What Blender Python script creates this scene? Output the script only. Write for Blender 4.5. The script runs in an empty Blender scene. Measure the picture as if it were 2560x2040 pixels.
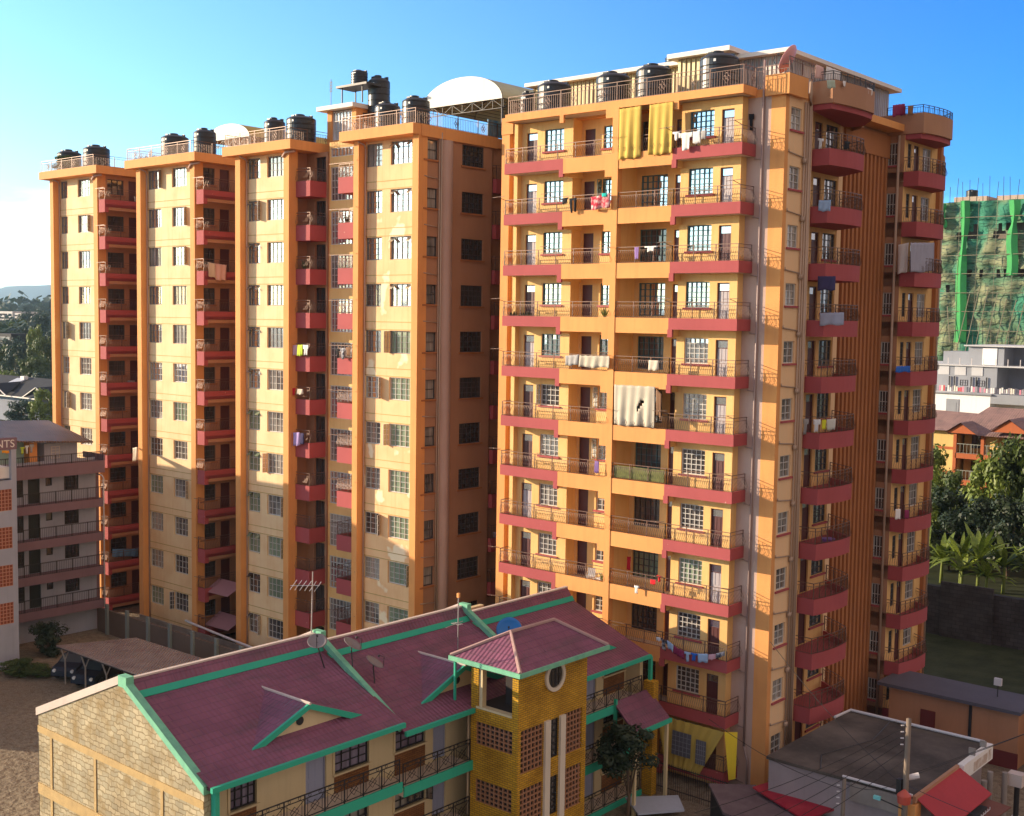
import bpy, bmesh, math, random
from math import sin, cos, pi, radians, atan2, hypot, sqrt
from mathutils import Vector, Matrix
random.seed(7)
S = bpy.context.scene
C = S.collection
# ------------------------------------------------------------------ camera, sky, sun, exposure
cam_d = bpy.data.cameras.new('camera'); cam = bpy.data.objects.new('camera', cam_d); C.objects.link(cam)
def cam_axes(a, b, c):
    Rz = Matrix(((cos(a), -sin(a), 0), (sin(a), cos(a), 0), (0, 0, 1)))
    base = Matrix(((1, 0, 0), (0, 0, -1), (0, 1, 0)))
    Rx = Matrix(((1, 0, 0), (0, cos(b), -sin(b)), (0, sin(b), cos(b))))
    Rr = Matrix(((cos(c), -sin(c), 0), (sin(c), cos(c), 0), (0, 0, 1)))
    return Rr @ Rx @ base @ Rz
_M = cam_axes(-0.711, 0.0755, 0.0155)
r_, d_, f_ = _M[0], _M[1], _M[2]
cam.matrix_world = Matrix(((r_[0], -d_[0], -f_[0], 0), (r_[1], -d_[1], -f_[1], 0), (r_[2], -d_[2], -f_[2], 0), (0, 0, 0, 1)))
cam_d.sensor_width = 36; cam_d.lens = 36*2995/2560; cam_d.clip_start = 0.5; cam_d.clip_end = 30000
S.camera = cam
S.render.resolution_x = 1024; S.render.resolution_y = 816
SUN = Vector((1.75, 1.0, -0.5)).normalized()          # direction the light travels
to_sun = -SUN
sun_el = math.asin(to_sun.z); sun_az = atan2(to_sun.x, to_sun.y)
w = bpy.data.worlds.new('World'); S.world = w; w.use_nodes = True
nt = w.node_tree; bg = nt.nodes['Background']
sky = nt.nodes.new('ShaderNodeTexSky'); sky.sky_type = 'NISHITA'; sky.sun_disc = False
sky.sun_elevation = sun_el; sky.sun_rotation = sun_az; sky.altitude = 1600; sky.air_density = 1.0; sky.dust_density = 1.6; sky.ozone_density = 2.0
hsv = nt.nodes.new('ShaderNodeHueSaturation'); hsv.inputs['Saturation'].default_value = 1.15
nt.links.new(sky.outputs[0], hsv.inputs['Color'])
# thin low cloud towards the left horizon
tc = nt.nodes.new('ShaderNodeTexCoord'); sep = nt.nodes.new('ShaderNodeSeparateXYZ'); nt.links.new(tc.outputs['Generated'], sep.inputs[0])
mp = nt.nodes.new('ShaderNodeMapping'); mp.inputs['Scale'].default_value = (5, 5, 26); nt.links.new(tc.outputs['Generated'], mp.inputs[0])
nz = nt.nodes.new('ShaderNodeTexNoise'); nz.inputs['Scale'].default_value = 1.6; nz.inputs['Detail'].default_value = 6; nt.links.new(mp.outputs[0], nz.inputs[0])
cr = nt.nodes.new('ShaderNodeMapRange'); cr.inputs[1].default_value = 0.44; cr.inputs[2].default_value = 0.60; nt.links.new(nz.outputs[0], cr.inputs[0])
hz = nt.nodes.new('ShaderNodeMapRange'); hz.inputs[1].default_value = 0.11; hz.inputs[2].default_value = 0.055; nt.links.new(sep.outputs[2], hz.inputs[0])
mu = nt.nodes.new('ShaderNodeMath'); mu.operation = 'MULTIPLY'; nt.links.new(cr.outputs[0], mu.inputs[0]); nt.links.new(hz.outputs[0], mu.inputs[1])
mx = nt.nodes.new('ShaderNodeMix'); mx.data_type = 'RGBA'; nt.links.new(mu.outputs[0], mx.inputs[0]); nt.links.new(hsv.outputs[0], mx.inputs[6])
mx.inputs[7].default_value = (9.0, 8.8, 8.4, 1)
# deeper blue away from the sun, paler towards it
dt = nt.nodes.new('ShaderNodeVectorMath'); dt.operation = 'DOT_PRODUCT'; nt.links.new(tc.outputs['Generated'], dt.inputs[0]); dt.inputs[1].default_value = (to_sun.x, to_sun.y, 0)
dr = nt.nodes.new('ShaderNodeMapRange'); dr.interpolation_type = 'SMOOTHSTEP'; dr.inputs[1].default_value = -.35; dr.inputs[2].default_value = .75; nt.links.new(dt.outputs['Value'], dr.inputs[0])
tn = nt.nodes.new('ShaderNodeMix'); tn.data_type = 'RGBA'; tn.inputs[6].default_value = (.08, .50, 1.02, 1); tn.inputs[7].default_value = (.98, 1.14, 1.12, 1); nt.links.new(dr.outputs[0], tn.inputs[0])
ml = nt.nodes.new('ShaderNodeMix'); ml.data_type = 'RGBA'; ml.blend_type = 'MULTIPLY'; ml.inputs[0].default_value = 1; nt.links.new(mx.outputs[2], ml.inputs[6]); nt.links.new(tn.outputs[2], ml.inputs[7])
# added pale fill light in the unseen sky overhead and to the east
vz = nt.nodes.new('ShaderNodeMapRange'); vz.interpolation_type = 'SMOOTHSTEP'; vz.inputs[1].default_value = .36; vz.inputs[2].default_value = .62; nt.links.new(sep.outputs[2], vz.inputs[0])
vx = nt.nodes.new('ShaderNodeMapRange'); vx.interpolation_type = 'SMOOTHSTEP'; vx.inputs[1].default_value = -.1; vx.inputs[2].default_value = .5; nt.links.new(sep.outputs[0], vx.inputs[0])
vc = nt.nodes.new('ShaderNodeMix'); vc.data_type = 'RGBA'; vc.inputs[7].default_value = (1.25, 1.1, 1.35, 1); nt.links.new(vz.outputs[0], vc.inputs[0]); nt.links.new(ml.outputs[2], vc.inputs[6])
vn = nt.nodes.new('ShaderNodeMix'); vn.data_type = 'RGBA'; vn.inputs[7].default_value = (2.5, 1.95, 1.75, 1); nt.links.new(vx.outputs[0], vn.inputs[0]); nt.links.new(vc.outputs[2], vn.inputs[6])
nt.links.new(vn.outputs[2], bg.inputs['Color']); bg.inputs['Strength'].default_value = 0.15
sun_d = bpy.data.lights.new('sun', 'SUN'); sun_d.energy = 4.1; sun_d.angle = radians(0.5); sun_d.color = (1.0, 0.78, 0.54)
sun = bpy.data.objects.new('sun', sun_d); C.objects.link(sun); sun.rotation_euler = SUN.to_track_quat('-Z', 'Y').to_euler()
sun.location = (0, 0, 60)
S.view_settings.view_transform = 'Standard'; S.view_settings.look = 'None'; S.view_settings.exposure = 1.08; S.view_settings.gamma = 1
GZ = -24.2                                           # street level, the camera hovers at z = 0
# ------------------------------------------------------------------ materials
MATS = {}
def nodes_of(m):
    m.use_nodes = True; n = m.node_tree; return n, n.nodes['Principled BSDF'], n.nodes, n.links
def pos_map(N, L, scale=(1, 1, 1)):
    g = N.new('ShaderNodeNewGeometry'); mp = N.new('ShaderNodeMapping'); mp.inputs['Scale'].default_value = scale
    L.new(g.outputs['Position'], mp.inputs[0]); return mp.outputs[0]
def noise(N, L, vec, scale, detail=5, lo=.35, hi=.65):
    t = N.new('ShaderNodeTexNoise'); t.inputs['Scale'].default_value = scale; t.inputs['Detail'].default_value = detail; L.new(vec, t.inputs[0])
    r = N.new('ShaderNodeMapRange'); r.inputs[1].default_value = lo; r.inputs[2].default_value = hi; L.new(t.outputs[0], r.inputs[0]); return r.outputs[0]
def mixc(N, L, fac, a, b, mode='MIX'):
    m = N.new('ShaderNodeMix'); m.data_type = 'RGBA'; m.blend_type = mode
    if isinstance(fac, (int, float)): m.inputs[0].default_value = fac
    else: L.new(fac, m.inputs[0])
    for i, v in ((6, a), (7, b)):
        if isinstance(v, tuple): m.inputs[i].default_value = (*v[:3], 1)
        else: L.new(v, m.inputs[i])
    return m.outputs[2]
def paint(name, col, rough=.75, dirt=.25, scale=.5, dirtcol=None, streak=.25, bump=.15, patch=None):
    """weathered wall paint: broad stains, fine mottling and rain streaks"""
    if name in MATS: return MATS[name]
    m = bpy.data.materials.new(name); t, P, N, L = nodes_of(m)
    dc = dirtcol or tuple(c*.55 for c in col)
    v = pos_map(N, L)
    a = noise(N, L, v, scale, 6, .42, .75)
    c = mixc(N, L, 0, col, dc)
    mm = N.new('ShaderNodeMath'); mm.operation = 'MULTIPLY'; mm.inputs[1].default_value = dirt; L.new(a, mm.inputs[0])
    c = mixc(N, L, mm.outputs[0], col, dc)
    vs = pos_map(N, L, (3.5, 3.5, .25)); s = noise(N, L, vs, 1.2, 4, .5, .85)
    ms = N.new('ShaderNodeMath'); ms.operation = 'MULTIPLY'; ms.inputs[1].default_value = streak; L.new(s, ms.inputs[0])
    c = mixc(N, L, ms.outputs[0], c, dc)
    if patch:
        pn = noise(N, L, v, patch[1], 3, patch[2], patch[2]+.04)
        mp_ = N.new('ShaderNodeMath'); mp_.operation = 'MULTIPLY'; mp_.inputs[1].default_value = patch[3]; L.new(pn, mp_.inputs[0])
        c = mixc(N, L, mp_.outputs[0], c, patch[0])
    L.new(c, P.inputs['Base Color']); P.inputs['Roughness'].default_value = rough; P.inputs['Specular IOR Level'].default_value = .25
    if bump:
        f = noise(N, L, v, 22, 3, .3, .7); b = N.new('ShaderNodeBump'); b.inputs['Strength'].default_value = bump; b.inputs['Distance'].default_value = .02
        L.new(f, b.inputs['Height']); L.new(b.outputs[0], P.inputs['Normal'])
    MATS[name] = m; return m
def plain(name, col, rough=.5, metal=0, spec=.5, trans=0):
    if name in MATS: return MATS[name]
    m = bpy.data.materials.new(name); t, P, N, L = nodes_of(m)
    P.inputs['Base Color'].default_value = (*col, 1); P.inputs['Roughness'].default_value = rough; P.inputs['Metallic'].default_value = metal
    P.inputs['Specular IOR Level'].default_value = spec
    MATS[name] = m; return m
def glass(name, col, col2, ior=2.1):
    """tinted window pane over a dim room or a curtain"""
    m = bpy.data.materials.new(name); t, P, N, L = nodes_of(m)
    v = pos_map(N, L, (1, 1, .35)); a = noise(N, L, v, .55, 2, .45, .55)
    c = mixc(N, L, a, col, col2)
    vf = pos_map(N, L, (9, 9, .6)); s = noise(N, L, vf, 1, 2, .35, .7); c = mixc(N, L, s, c, tuple(x*.55 for x in col2))
    L.new(c, P.inputs['Base Color']); P.inputs['Roughness'].default_value = .04; P.inputs['IOR'].default_value = ior
    MATS[name] = m; return m
def brick(name, c1, c2, mortar, bw, bh, ms=.01, rough=.85, axis='uv', bump=.5, stain=None, off=.5):
    """masonry on any axis-aligned wall: u = x + y, v = z"""
    m = bpy.data.materials.new(name); t, P, N, L = nodes_of(m)
    g = N.new('ShaderNodeNewGeometry'); s = N.new('ShaderNodeSeparateXYZ'); L.new(g.outputs['Position'], s.inputs[0])
    ad = N.new('ShaderNodeMath'); L.new(s.outputs[0], ad.inputs[0]); L.new(s.outputs[1], ad.inputs[1])
    cb = N.new('ShaderNodeCombineXYZ'); L.new(ad.outputs[0], cb.inputs[0]); L.new(s.outputs[2], cb.inputs[1])
    wob = N.new('ShaderNodeTexNoise'); wob.inputs['Scale'].default_value = 3.4 if stain else 2.2; L.new(g.outputs['Position'], wob.inputs[0])
    va = N.new('ShaderNodeVectorMath'); va.operation = 'SCALE'; L.new(wob.outputs[1], va.inputs[0]); va.inputs['Scale'].default_value = .26 if stain else .02
    vb = N.new('ShaderNodeVectorMath'); L.new(cb.outputs[0], vb.inputs[0]); L.new(va.outputs[0], vb.inputs[1])
    b = N.new('ShaderNodeTexBrick'); L.new(vb.outputs[0], b.inputs['Vector']); b.inputs['Scale'].default_value = 1
    b.inputs['Brick Width'].default_value = bw; b.inputs['Row Height'].default_value = bh; b.inputs['Mortar Size'].default_value = ms; b.inputs['Mortar Smooth'].default_value = .3
    b.inputs['Color1'].default_value = (*c1, 1); b.inputs['Color2'].default_value = (*c2, 1); b.inputs['Mortar'].default_value = (*mortar, 1); b.offset = off
    c = b.outputs[0]
    v = pos_map(N, L); a = noise(N, L, v, .8, 6, .4, .75)
    c = mixc(N, L, a, c, mixc(N, L, 1.0, c, (.6, .55, .5), 'MULTIPLY'))
    if stain:
        st = noise(N, L, pos_map(N, L, (1.2, 1.2, .8)), 1.4, 8, .5, .68)
        c = mixc(N, L, st, c, stain)
    L.new(c, P.inputs['Base Color']); P.inputs['Roughness'].default_value = rough; P.inputs['Specular IOR Level'].default_value = .2
    bp = N.new('ShaderNodeBump'); bp.inputs['Strength'].default_value = bump; bp.inputs['Distance'].default_value = .03; bp.invert = True
    L.new(b.outputs['Fac'], bp.inputs['Height']); L.new(bp.outputs[0], P.inputs['Normal'])
    MATS[name] = m; return m
def tiles(name, c1, c2, rough=.55):
    """pressed metal roof tiles: courses every 0.37 m across the fall, corrugations along it"""
    m = bpy.data.materials.new(name); t, P, N, L = nodes_of(m)
    g = N.new('ShaderNodeTexCoord'); mp = N.new('ShaderNodeMapping'); L.new(g.outputs['UV'], mp.inputs[0])
    s = N.new('ShaderNodeSeparateXYZ'); L.new(mp.outputs[0], s.inputs[0])
    def saw(sock, k):
        a = N.new('ShaderNodeMath'); a.operation = 'MULTIPLY'; a.inputs[1].default_value = k; L.new(sock, a.inputs[0])
        f = N.new('ShaderNodeMath'); f.operation = 'FRACT'; L.new(a.outputs[0], f.inputs[0]); return f.outputs[0]
    cs = saw(s.outputs[1], 1/.37)
    wv = N.new('ShaderNodeMath'); wv.operation = 'MULTIPLY'; wv.inputs[1].default_value = 2*pi/.21; L.new(s.outputs[0], wv.inputs[0])
    sn = N.new('ShaderNodeMath'); sn.operation = 'SINE'; L.new(wv.outputs[0], sn.inputs[0])
    h = N.new('ShaderNodeMath'); h.operation = 'MULTIPLY_ADD'; h.inputs[1].default_value = .35; L.new(sn.outputs[0], h.inputs[0]); L.new(cs, h.inputs[2])
    bp = N.new('ShaderNodeBump'); bp.inputs['Strength'].default_value = .8; bp.inputs['Distance'].default_value = .045; L.new(h.outputs[0], bp.inputs['Height']); L.new(bp.outputs[0], P.inputs['Normal'])
    v = pos_map(N, L); a = noise(N, L, v, .6, 7, .35, .7); c = mixc(N, L, a, c1, c2); a2 = noise(N, L, pos_map(N, L, (1, .35, 1)), 1.3, 9, .52, .75); c = mixc(N, L, a2, c, tuple(x*.62+.03 for x in c2))
    br = N.new('ShaderNodeTexBrick'); br.inputs['Scale'].default_value = 1; br.inputs['Brick Width'].default_value = 1.25; br.inputs['Row Height'].default_value = .37; br.inputs['Mortar Size'].default_value = .018
    br.inputs['Color1'].default_value = (1, 1, 1, 1); br.inputs['Color2'].default_value = (.88, .88, .90, 1); br.inputs['Mortar'].default_value = (.66, .66, .70, 1); L.new(mp.outputs[0], br.inputs['Vector'])
    c = mixc(N, L, 1.0, c, br.outputs[0], 'MULTIPLY')
    L.new(c, P.inputs['Base Color']); P.inputs['Roughness'].default_value = rough; P.inputs['Specular IOR Level'].default_value = .4
    MATS[name] = m; return m
def corrug(name, c1, c2, pitch=.18, rough=.45, vertical=True, stripe=0.0):
    m = bpy.data.materials.new(name); t, P, N, L = nodes_of(m)
    g = N.new('ShaderNodeNewGeometry'); s = N.new('ShaderNodeSeparateXYZ'); L.new(g.outputs['Position'], s.inputs[0])
    ad = N.new('ShaderNodeMath'); L.new(s.outputs[0], ad.inputs[0])
    if vertical: L.new(s.outputs[1], ad.inputs[1])
    else: ad.inputs[1].default_value = 0
    wv = N.new('ShaderNodeMath'); wv.operation = 'MULTIPLY'; wv.inputs[1].default_value = 2*pi/pitch; L.new(ad.outputs[0], wv.inputs[0])
    sn = N.new('ShaderNodeMath'); sn.operation = 'SINE'; L.new(wv.outputs[0], sn.inputs[0])
    bp = N.new('ShaderNodeBump'); bp.inputs['Strength'].default_value = 1; bp.inputs['Distance'].default_value = pitch*.25; L.new(sn.outputs[0], bp.inputs['Height']); L.new(bp.outputs[0], P.inputs['Normal'])
    v = pos_map(N, L, (1, 1, .4)); a = noise(N, L, v, .9, 6, .4, .65); c = mixc(N, L, a, c1, c2)
    L.new(c, P.inputs['Base Color']); P.inputs['Roughness'].default_value = rough
    MATS[name] = m; return m
CREAM = paint('cream_paint', (.84, .63, .37), dirt=.6, dirtcol=(.70, .42, .20), streak=.5, scale=.7)
CREAM4 = paint('cream_paint_peeling', (.84, .56, .30), dirt=.6, dirtcol=(.70, .36, .16), streak=.5, scale=.5, patch=((.95, .86, .62), .5, .60, .75))
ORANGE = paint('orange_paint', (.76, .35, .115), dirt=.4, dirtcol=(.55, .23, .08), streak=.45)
ORANGE_SIDE = paint('shaded_orange_paint', (.44, .235, .135), dirt=.5, dirtcol=(.33, .165, .095))  # darker copy of the orange, with the shade of the flanks in its colour
YELLOW = paint('yellow_paint', (.82, .52, .21), dirt=.4, dirtcol=(.62, .31, .08), streak=.45)
RED = paint('brick_red_paint', (.40, .085, .09), dirt=.45, dirtcol=(.29, .06, .065), patch=((.75, .55, .45), 3.0, .74, .6))
GREYP = paint('lavender_grey_paint', (.52, .37, .31), dirt=.3, dirtcol=(.38, .23, .17))
SOFFIT = paint('soffit_paint', (.68, .56, .45), dirt=.2)
CREAM_W = paint('pale_cream_paint', (.82, .54, .30), dirt=.25, dirtcol=(.6, .5, .32))
RIB = paint('rust_orange_paint', (.42, .17, .065), dirt=.3)
BARS = plain('brown_steel', (.17, .10, .075), .45, .3)
BARS_D = plain('dark_steel', (.035, .033, .035), .45, .3)
FRAME_D = plain('dark_window_frame', (.06, .05, .05), .5)
FRAME_T = plain('teal_window_frame', (.05, .13, .15), .5)
FRAME_M = plain('grey_window_frame', (.22, .21, .21), .5)
FRAME_L = plain('light_window_frame', (.55, .53, .50), .5)
G_DARK = glass('dark_room_glass', (.05, .045, .05), (.10, .09, .09))
G_CURT = glass('curtain_glass', (.06, .055, .06), (.42, .40, .36), 2.6)
G_GREEN = glass('green_curtain_glass', (.18, .25, .17), (.30, .38, .26))
G_SKY = plain('mirror_tinted_glass', (.62, .68, .72), .04, .9)
DOOR = plain('maroon_door', (.10, .03, .03), .45)
DOOR_L = plain('grey_panel_door', (.42, .38, .40), .5)
BLACKP = plain('black_tank_plastic', (.022, .024, .028), .33)
WHITE = paint('white_paint', (.80, .77, .72), dirt=.15, bump=.05)
PIPE = plain('pvc_pipe', (.42, .30, .22), .5)
PIPE_W = plain('white_pipe', (.62, .58, .58), .5)
CONC = paint('bare_concrete', (.30, .26, .23), dirt=.5, dirtcol=(.14, .11, .10), scale=.9, rough=.9)
# ------------------------------------------------------------------ builders
WL = {}
def wloc(o): return WL.get(o.name, Vector((0, 0, 0)))
class MB:
    def __init__(s): s.v = []; s.f = []; s.m = []; s.uv = {}
    def face(s, pts, mi=0, uv=None):
        i = len(s.v); s.v += [tuple(p) for p in pts]; s.f.append(tuple(range(i, i+len(pts)))); s.m.append(mi)
        if uv: s.uv[len(s.f)-1] = uv
        return s
    def box(s, x0, x1, y0, y1, z0, z1, mi=0):
        if x0 > x1: x0, x1 = x1, x0
        if y0 > y1: y0, y1 = y1, y0
        i = len(s.v); s.v += [(x, y, z) for z in (z0, z1) for x, y in ((x0, y0), (x1, y0), (x1, y1), (x0, y1))]
        for q in ((0, 3, 2, 1), (4, 5, 6, 7), (0, 1, 5, 4), (1, 2, 6, 5), (2, 3, 7, 6), (3, 0, 4, 7)): s.f.append(tuple(i+k for k in q)); s.m.append(mi)
        return s
    def prism(s, poly, z0, z1, mi=0, mtop=None):
        n = len(poly); i = len(s.v); s.v += [(x, y, z0) for x, y in poly]+[(x, y, z1) for x, y in poly]
        s.f.append(tuple(i+k for k in reversed(range(n)))); s.m.append(mi)
        s.f.append(tuple(i+n+k for k in range(n))); s.m.append(mi if mtop is None else mtop)
        for k in range(n): j = (k+1) % n; s.f.append((i+k, i+j, i+n+j, i+n+k)); s.m.append(mi)
        return s
    def prism3(s, poly3, ext, mi=0):
        """polygon of 3-D points swept by the vector ext"""
        n = len(poly3); i = len(s.v); e = Vector(ext)
        s.v += [tuple(p) for p in poly3]+[tuple(Vector(p)+e) for p in poly3]
        s.f.append(tuple(i+k for k in range(n))); s.m.append(mi); s.f.append(tuple(i+n+k for k in reversed(range(n)))); s.m.append(mi)
        for k in range(n): j = (k+1) % n; s.f.append((i+j, i+k, i+n+k, i+n+j)); s.m.append(mi)
        return s
    def tube(s, pts, r, n=4, mi=0, closed=False, r1=None):
        pts = [Vector(p) for p in pts]; N = len(pts); rings = []
        for k, p in enumerate(pts):
            a = pts[k-1] if k else (pts[-1] if closed else p); b = pts[k+1] if k < N-1 else (pts[0] if closed else p)
            t = (b-a); t = t.normalized() if t.length > 1e-9 else Vector((0, 0, 1))
            ref = Vector((0, 0, 1)) if abs(t.z) < .92 else Vector((1, 0, 0))
            u = t.cross(ref).normalized(); w_ = t.cross(u)
            rr = r if r1 is None else r+(r1-r)*k/max(1, N-1)
            i = len(s.v); s.v += [tuple(p+(u*cos(2*pi*(q+.5)/n)+w_*sin(2*pi*(q+.5)/n))*rr) for q in range(n)]; rings.append(i)
        for k in range(N-1 if not closed else N):
            a, b = rings[k], rings[(k+1) % N]
            for q in range(n): s.f.append((a+q, a+(q+1) % n, b+(q+1) % n, b+q)); s.m.append(mi)
        if not closed:
            s.f.append(tuple(rings[0]+q for q in reversed(range(n)))); s.m.append(mi)
            s.f.append(tuple(rings[-1]+q for q in range(n))); s.m.append(mi)
        return s
    def lathe(s, cx, cy, prof, n=24, mi=0):
        rings = []
        for r, z in prof:
            i = len(s.v); s.v += [(cx+r*cos(2*pi*q/n), cy+r*sin(2*pi*q/n), z) for q in range(n)]; rings.append(i)
        for a, b in zip(rings, rings[1:]):
            for q in range(n): s.f.append((a+q, a+(q+1) % n, b+(q+1) % n, b+q)); s.m.append(mi)
        s.f.append(tuple(rings[0]+q for q in reversed(range(n)))); s.m.append(mi); s.f.append(tuple(rings[-1]+q for q in range(n))); s.m.append(mi)
        return s
    def ribbon(s, path, z0, z1, t=.1, mi=0):
        """upright band along a plan path, t thick to the left of travel"""
        P = [Vector((p[0], p[1])) for p in path]; off = []
        for k in range(len(P)):
            a = P[max(0, k-1)]; b = P[min(len(P)-1, k+1)]; d = (b-a).normalized(); off.append(P[k]+Vector((-d.y, d.x))*t)
        s.prism([tuple(p) for p in P]+[tuple(p) for p in reversed(off)], z0, z1, mi); return s
    def build(s, name, mats, parent=None, smooth=False, label=None, sharp=None):
        if not isinstance(mats, (list, tuple)): mats = [mats]
        o0 = wloc(parent) if parent else Vector((0, 0, 0))
        me = bpy.data.meshes.new(name); me.from_pydata([(x-o0.x, y-o0.y, z-o0.z) for x, y, z in s.v], [], s.f)
        for m in mats: me.materials.append(m)
        me.polygons.foreach_set('material_index', s.m)
        if smooth: me.polygons.foreach_set('use_smooth', [True]*len(s.f))
        if s.uv:
            ul = me.uv_layers.new(name='uv')
            for fi, uvs in s.uv.items():
                for li, uvc in zip(me.polygons[fi].loop_indices, uvs): ul.data[li].uv = uvc
        me.update()
        o = bpy.data.objects.new(name, me); C.objects.link(o)
        if parent: o.parent = parent
        WL[o.name] = o0.copy()
        if label: o['label'] = label
        return o
def empty(name, loc, label, cat, group=None, kind=None):
    o = bpy.data.objects.new(name, None); o.empty_display_size = .5; C.objects.link(o); o.location = loc; WL[o.name] = Vector(loc)
    o['label'] = label; o['category'] = cat
    if group: o['group'] = group
    return o
def tag(o, label, cat, group=None):
    o['label'] = label; o['category'] = cat
    if group: o['group'] = group
    return o
def struct(o): o['kind'] = 'structure'; return o
def mesh_thing(mb, name, mats, loc, label, cat, group=None, smooth=False):
    """a thing that is one mesh, its origin at its base"""
    loc = Vector(loc); m2 = MB(); m2.v = [(x-loc.x, y-loc.y, z-loc.z) for x, y, z in mb.v]; m2.f = mb.f; m2.m = mb.m; m2.uv = mb.uv
    o = m2.build(name, mats, None, smooth); o.location = loc; WL[o.name] = loc; return tag(o, label, cat, group)
def kids(o): return [c for c in bpy.data.objects if c.parent == o]
def copy_part(o, dz=0, dx=0, dy=0, parent=None, top=True):
    c = o.copy(); C.objects.link(c); c.parent = parent or o.parent
    if top: c.location = o.location+Vector((dx, dy, dz))
    WL[c.name] = wloc(o)
    for ch in KID.get(o.name, []): copy_part(ch, parent=c, top=False)
    return c
KID = {}
def sub(mb, name, mats, parent, **k):
    o = mb.build(name, mats, parent, **k); KID.setdefault(parent.name, []).append(o); return o
def P_of(axis, plane):
    if axis == 'y': return lambda u, d, z: (u, plane+d, z)           # faces -Y
    if axis == 'x': return lambda u, d, z: (plane-d, u, z)           # faces +X
    if axis == 'w': return lambda u, d, z: (plane+d, u, z)           # faces -X
    if axis == 'b': return lambda u, d, z: (u, plane-d, z)           # faces +Y
def pbox(mb, P, u0, u1, d0, d1, z0, z1, mi=0):
    a = P(u0, d0, z0); b = P(u1, d1, z1)
    mb.box(min(a[0], b[0]), max(a[0], b[0]), min(a[1], b[1]), max(a[1], b[1]), z0, z1, mi)
def wallsheet(mb, P, u0, u1, z0, z1, holes, reveal=.22, mi=0, mr=None):
    """wall face with openings; each opening gets its reveals"""
    mr = mi if mr is None else mr
    us = sorted({u0, u1, *[h[0] for h in holes], *[h[1] for h in holes]}); zs = sorted({z0, z1, *[h[2] for h in holes], *[h[3] for h in holes]})
    us = [u for u in us if u0 <= u <= u1]; zs = [z for z in zs if z0 <= z <= z1]
    for a, b in zip(us, us[1:]):
        run = None
        for c, d in zip(zs, zs[1:]):
            inside = any(h[0] < (a+b)/2 < h[1] and h[2] < (c+d)/2 < h[3] for h in holes)
            if inside:
                if run: mb.face([P(a, 0, run[0]), P(b, 0, run[0]), P(b, 0, run[1]), P(a, 0, run[1])], mi); run = None
            else: run = (run[0], d) if run else (c, d)
        if run: mb.face([P(a, 0, run[0]), P(b, 0, run[0]), P(b, 0, run[1]), P(a, 0, run[1])], mi)
    for a, b, c, d in holes:
        r = reveal
        mb.face([P(a, 0, c), P(b, 0, c), P(b, r, c), P(a, r, c)], mr); mb.face([P(a, 0, d), P(a, r, d), P(b, r, d), P(b, 0, d)], mr)
        mb.face([P(a, 0, c), P(a, r, c), P(a, r, d), P(a, 0, d)], mr); mb.face([P(b, 0, c), P(b, 0, d), P(b, r, d), P(b, r, c)], mr)
def window(parent, P, u0, u1, z0, z1, nu=3, nz=3, gl=None, fr=None, d=.1, sill=None, bars=True, open_sash=0, vents=False, seed=0, bar_r=.018):
    """one window: steel frame with glazing bars; its panes are a sub-part, each pane a hair out of true"""
    rnd = random.Random(seed*7919+int((u0+z0)*100)); mb = MB(); t = .05
    pbox(mb, P, u0, u1, d-.02, d+.04, z0, z0+t); pbox(mb, P, u0, u1, d-.02, d+.04, z1-t, z1)
    pbox(mb, P, u0, u0+t, d-.02, d+.04, z0+t, z1-t); pbox(mb, P, u1-t, u1, d-.02, d+.04, z0+t, z1-t)
    for k in range(1, nu):
        u = u0+(u1-u0)*k/nu; pbox(mb, P, u-bar_r, u+bar_r, d-.015, d+.03, z0+t, z1-t)
    for k in range(1, nz):
        z = z0+(z1-z0)*k/nz; pbox(mb, P, u0+t, u1-t, d-.012, d+.027, z-bar_r, z+bar_r)
    w_ = mb.build('window', fr or FRAME_D, parent)
    pb = MB()
    for i in range(nu):
        for j in range(nz):
            a = u0+(u1-u0)*i/nu; b = u0+(u1-u0)*(i+1)/nu; c = z0+(z1-z0)*j/nz; e = z0+(z1-z0)*(j+1)/nz
            q = [rnd.uniform(-1, 1)*.004 for _ in range(3)]
            pb.face([P(a, d+.045+q[0], c), P(b, d+.045+q[1], c), P(b, d+.045+q[1]+q[2], e), P(a, d+.045+q[0]+q[2], e)])
    sub(pb, 'pane', gl or G_DARK, w_)
    if sill:
        sb = MB(); pbox(sb, P, u0-.12, u1+.12, -.1, .05, z0-.1, z0-.003); sub(sb, 'sill', sill, w_)
    if vents:                                            # top-hung vents propped open
        for (a, b) in ((u0+.03, u0+.36), (u1-.36, u1-.03)):
            vb = MB(); p = [P(a, d-.03, z1-.06), P(b, d-.03, z1-.06), P(b, d-.33, z1-.30), P(a, d-.33, z1-.30)]
            vb.prism3(p, Vector(P(0, .02, 0))-Vector(P(0, 0, 0))); sub(vb, 'vent_sash', gl or G_DARK, w_)
    if open_sash:                                        # side-hung sash standing open
        ob = MB(); uu = u1 if open_sash > 0 else u0; s_ = -1 if open_sash > 0 else 1; wd = (u1-u0)/max(2, nu)
        A = Vector(P(uu, d-.03, z0+.04)); B = Vector(P(uu+s_*wd*-.35, d-.03-wd*.9, z0+.04)); H = Vector((0, 0, z1-z0-.08))
        for q in range(3): ob.tube([A+(B-A)*q/2, A+(B-A)*q/2+H], .02)
        for q in range(5): ob.tube([A+H*q/4, B+H*q/4], .02)
        n = (B-A).cross(H).normalized()*.006; i = len(ob.f)
        ob.prism3([A+(B-A)*.04, B, B+H, A+H], n, 1)
        sub(ob, 'open_sash', [fr or FRAME_D, gl or G_DARK], w_)
    return w_
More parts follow.
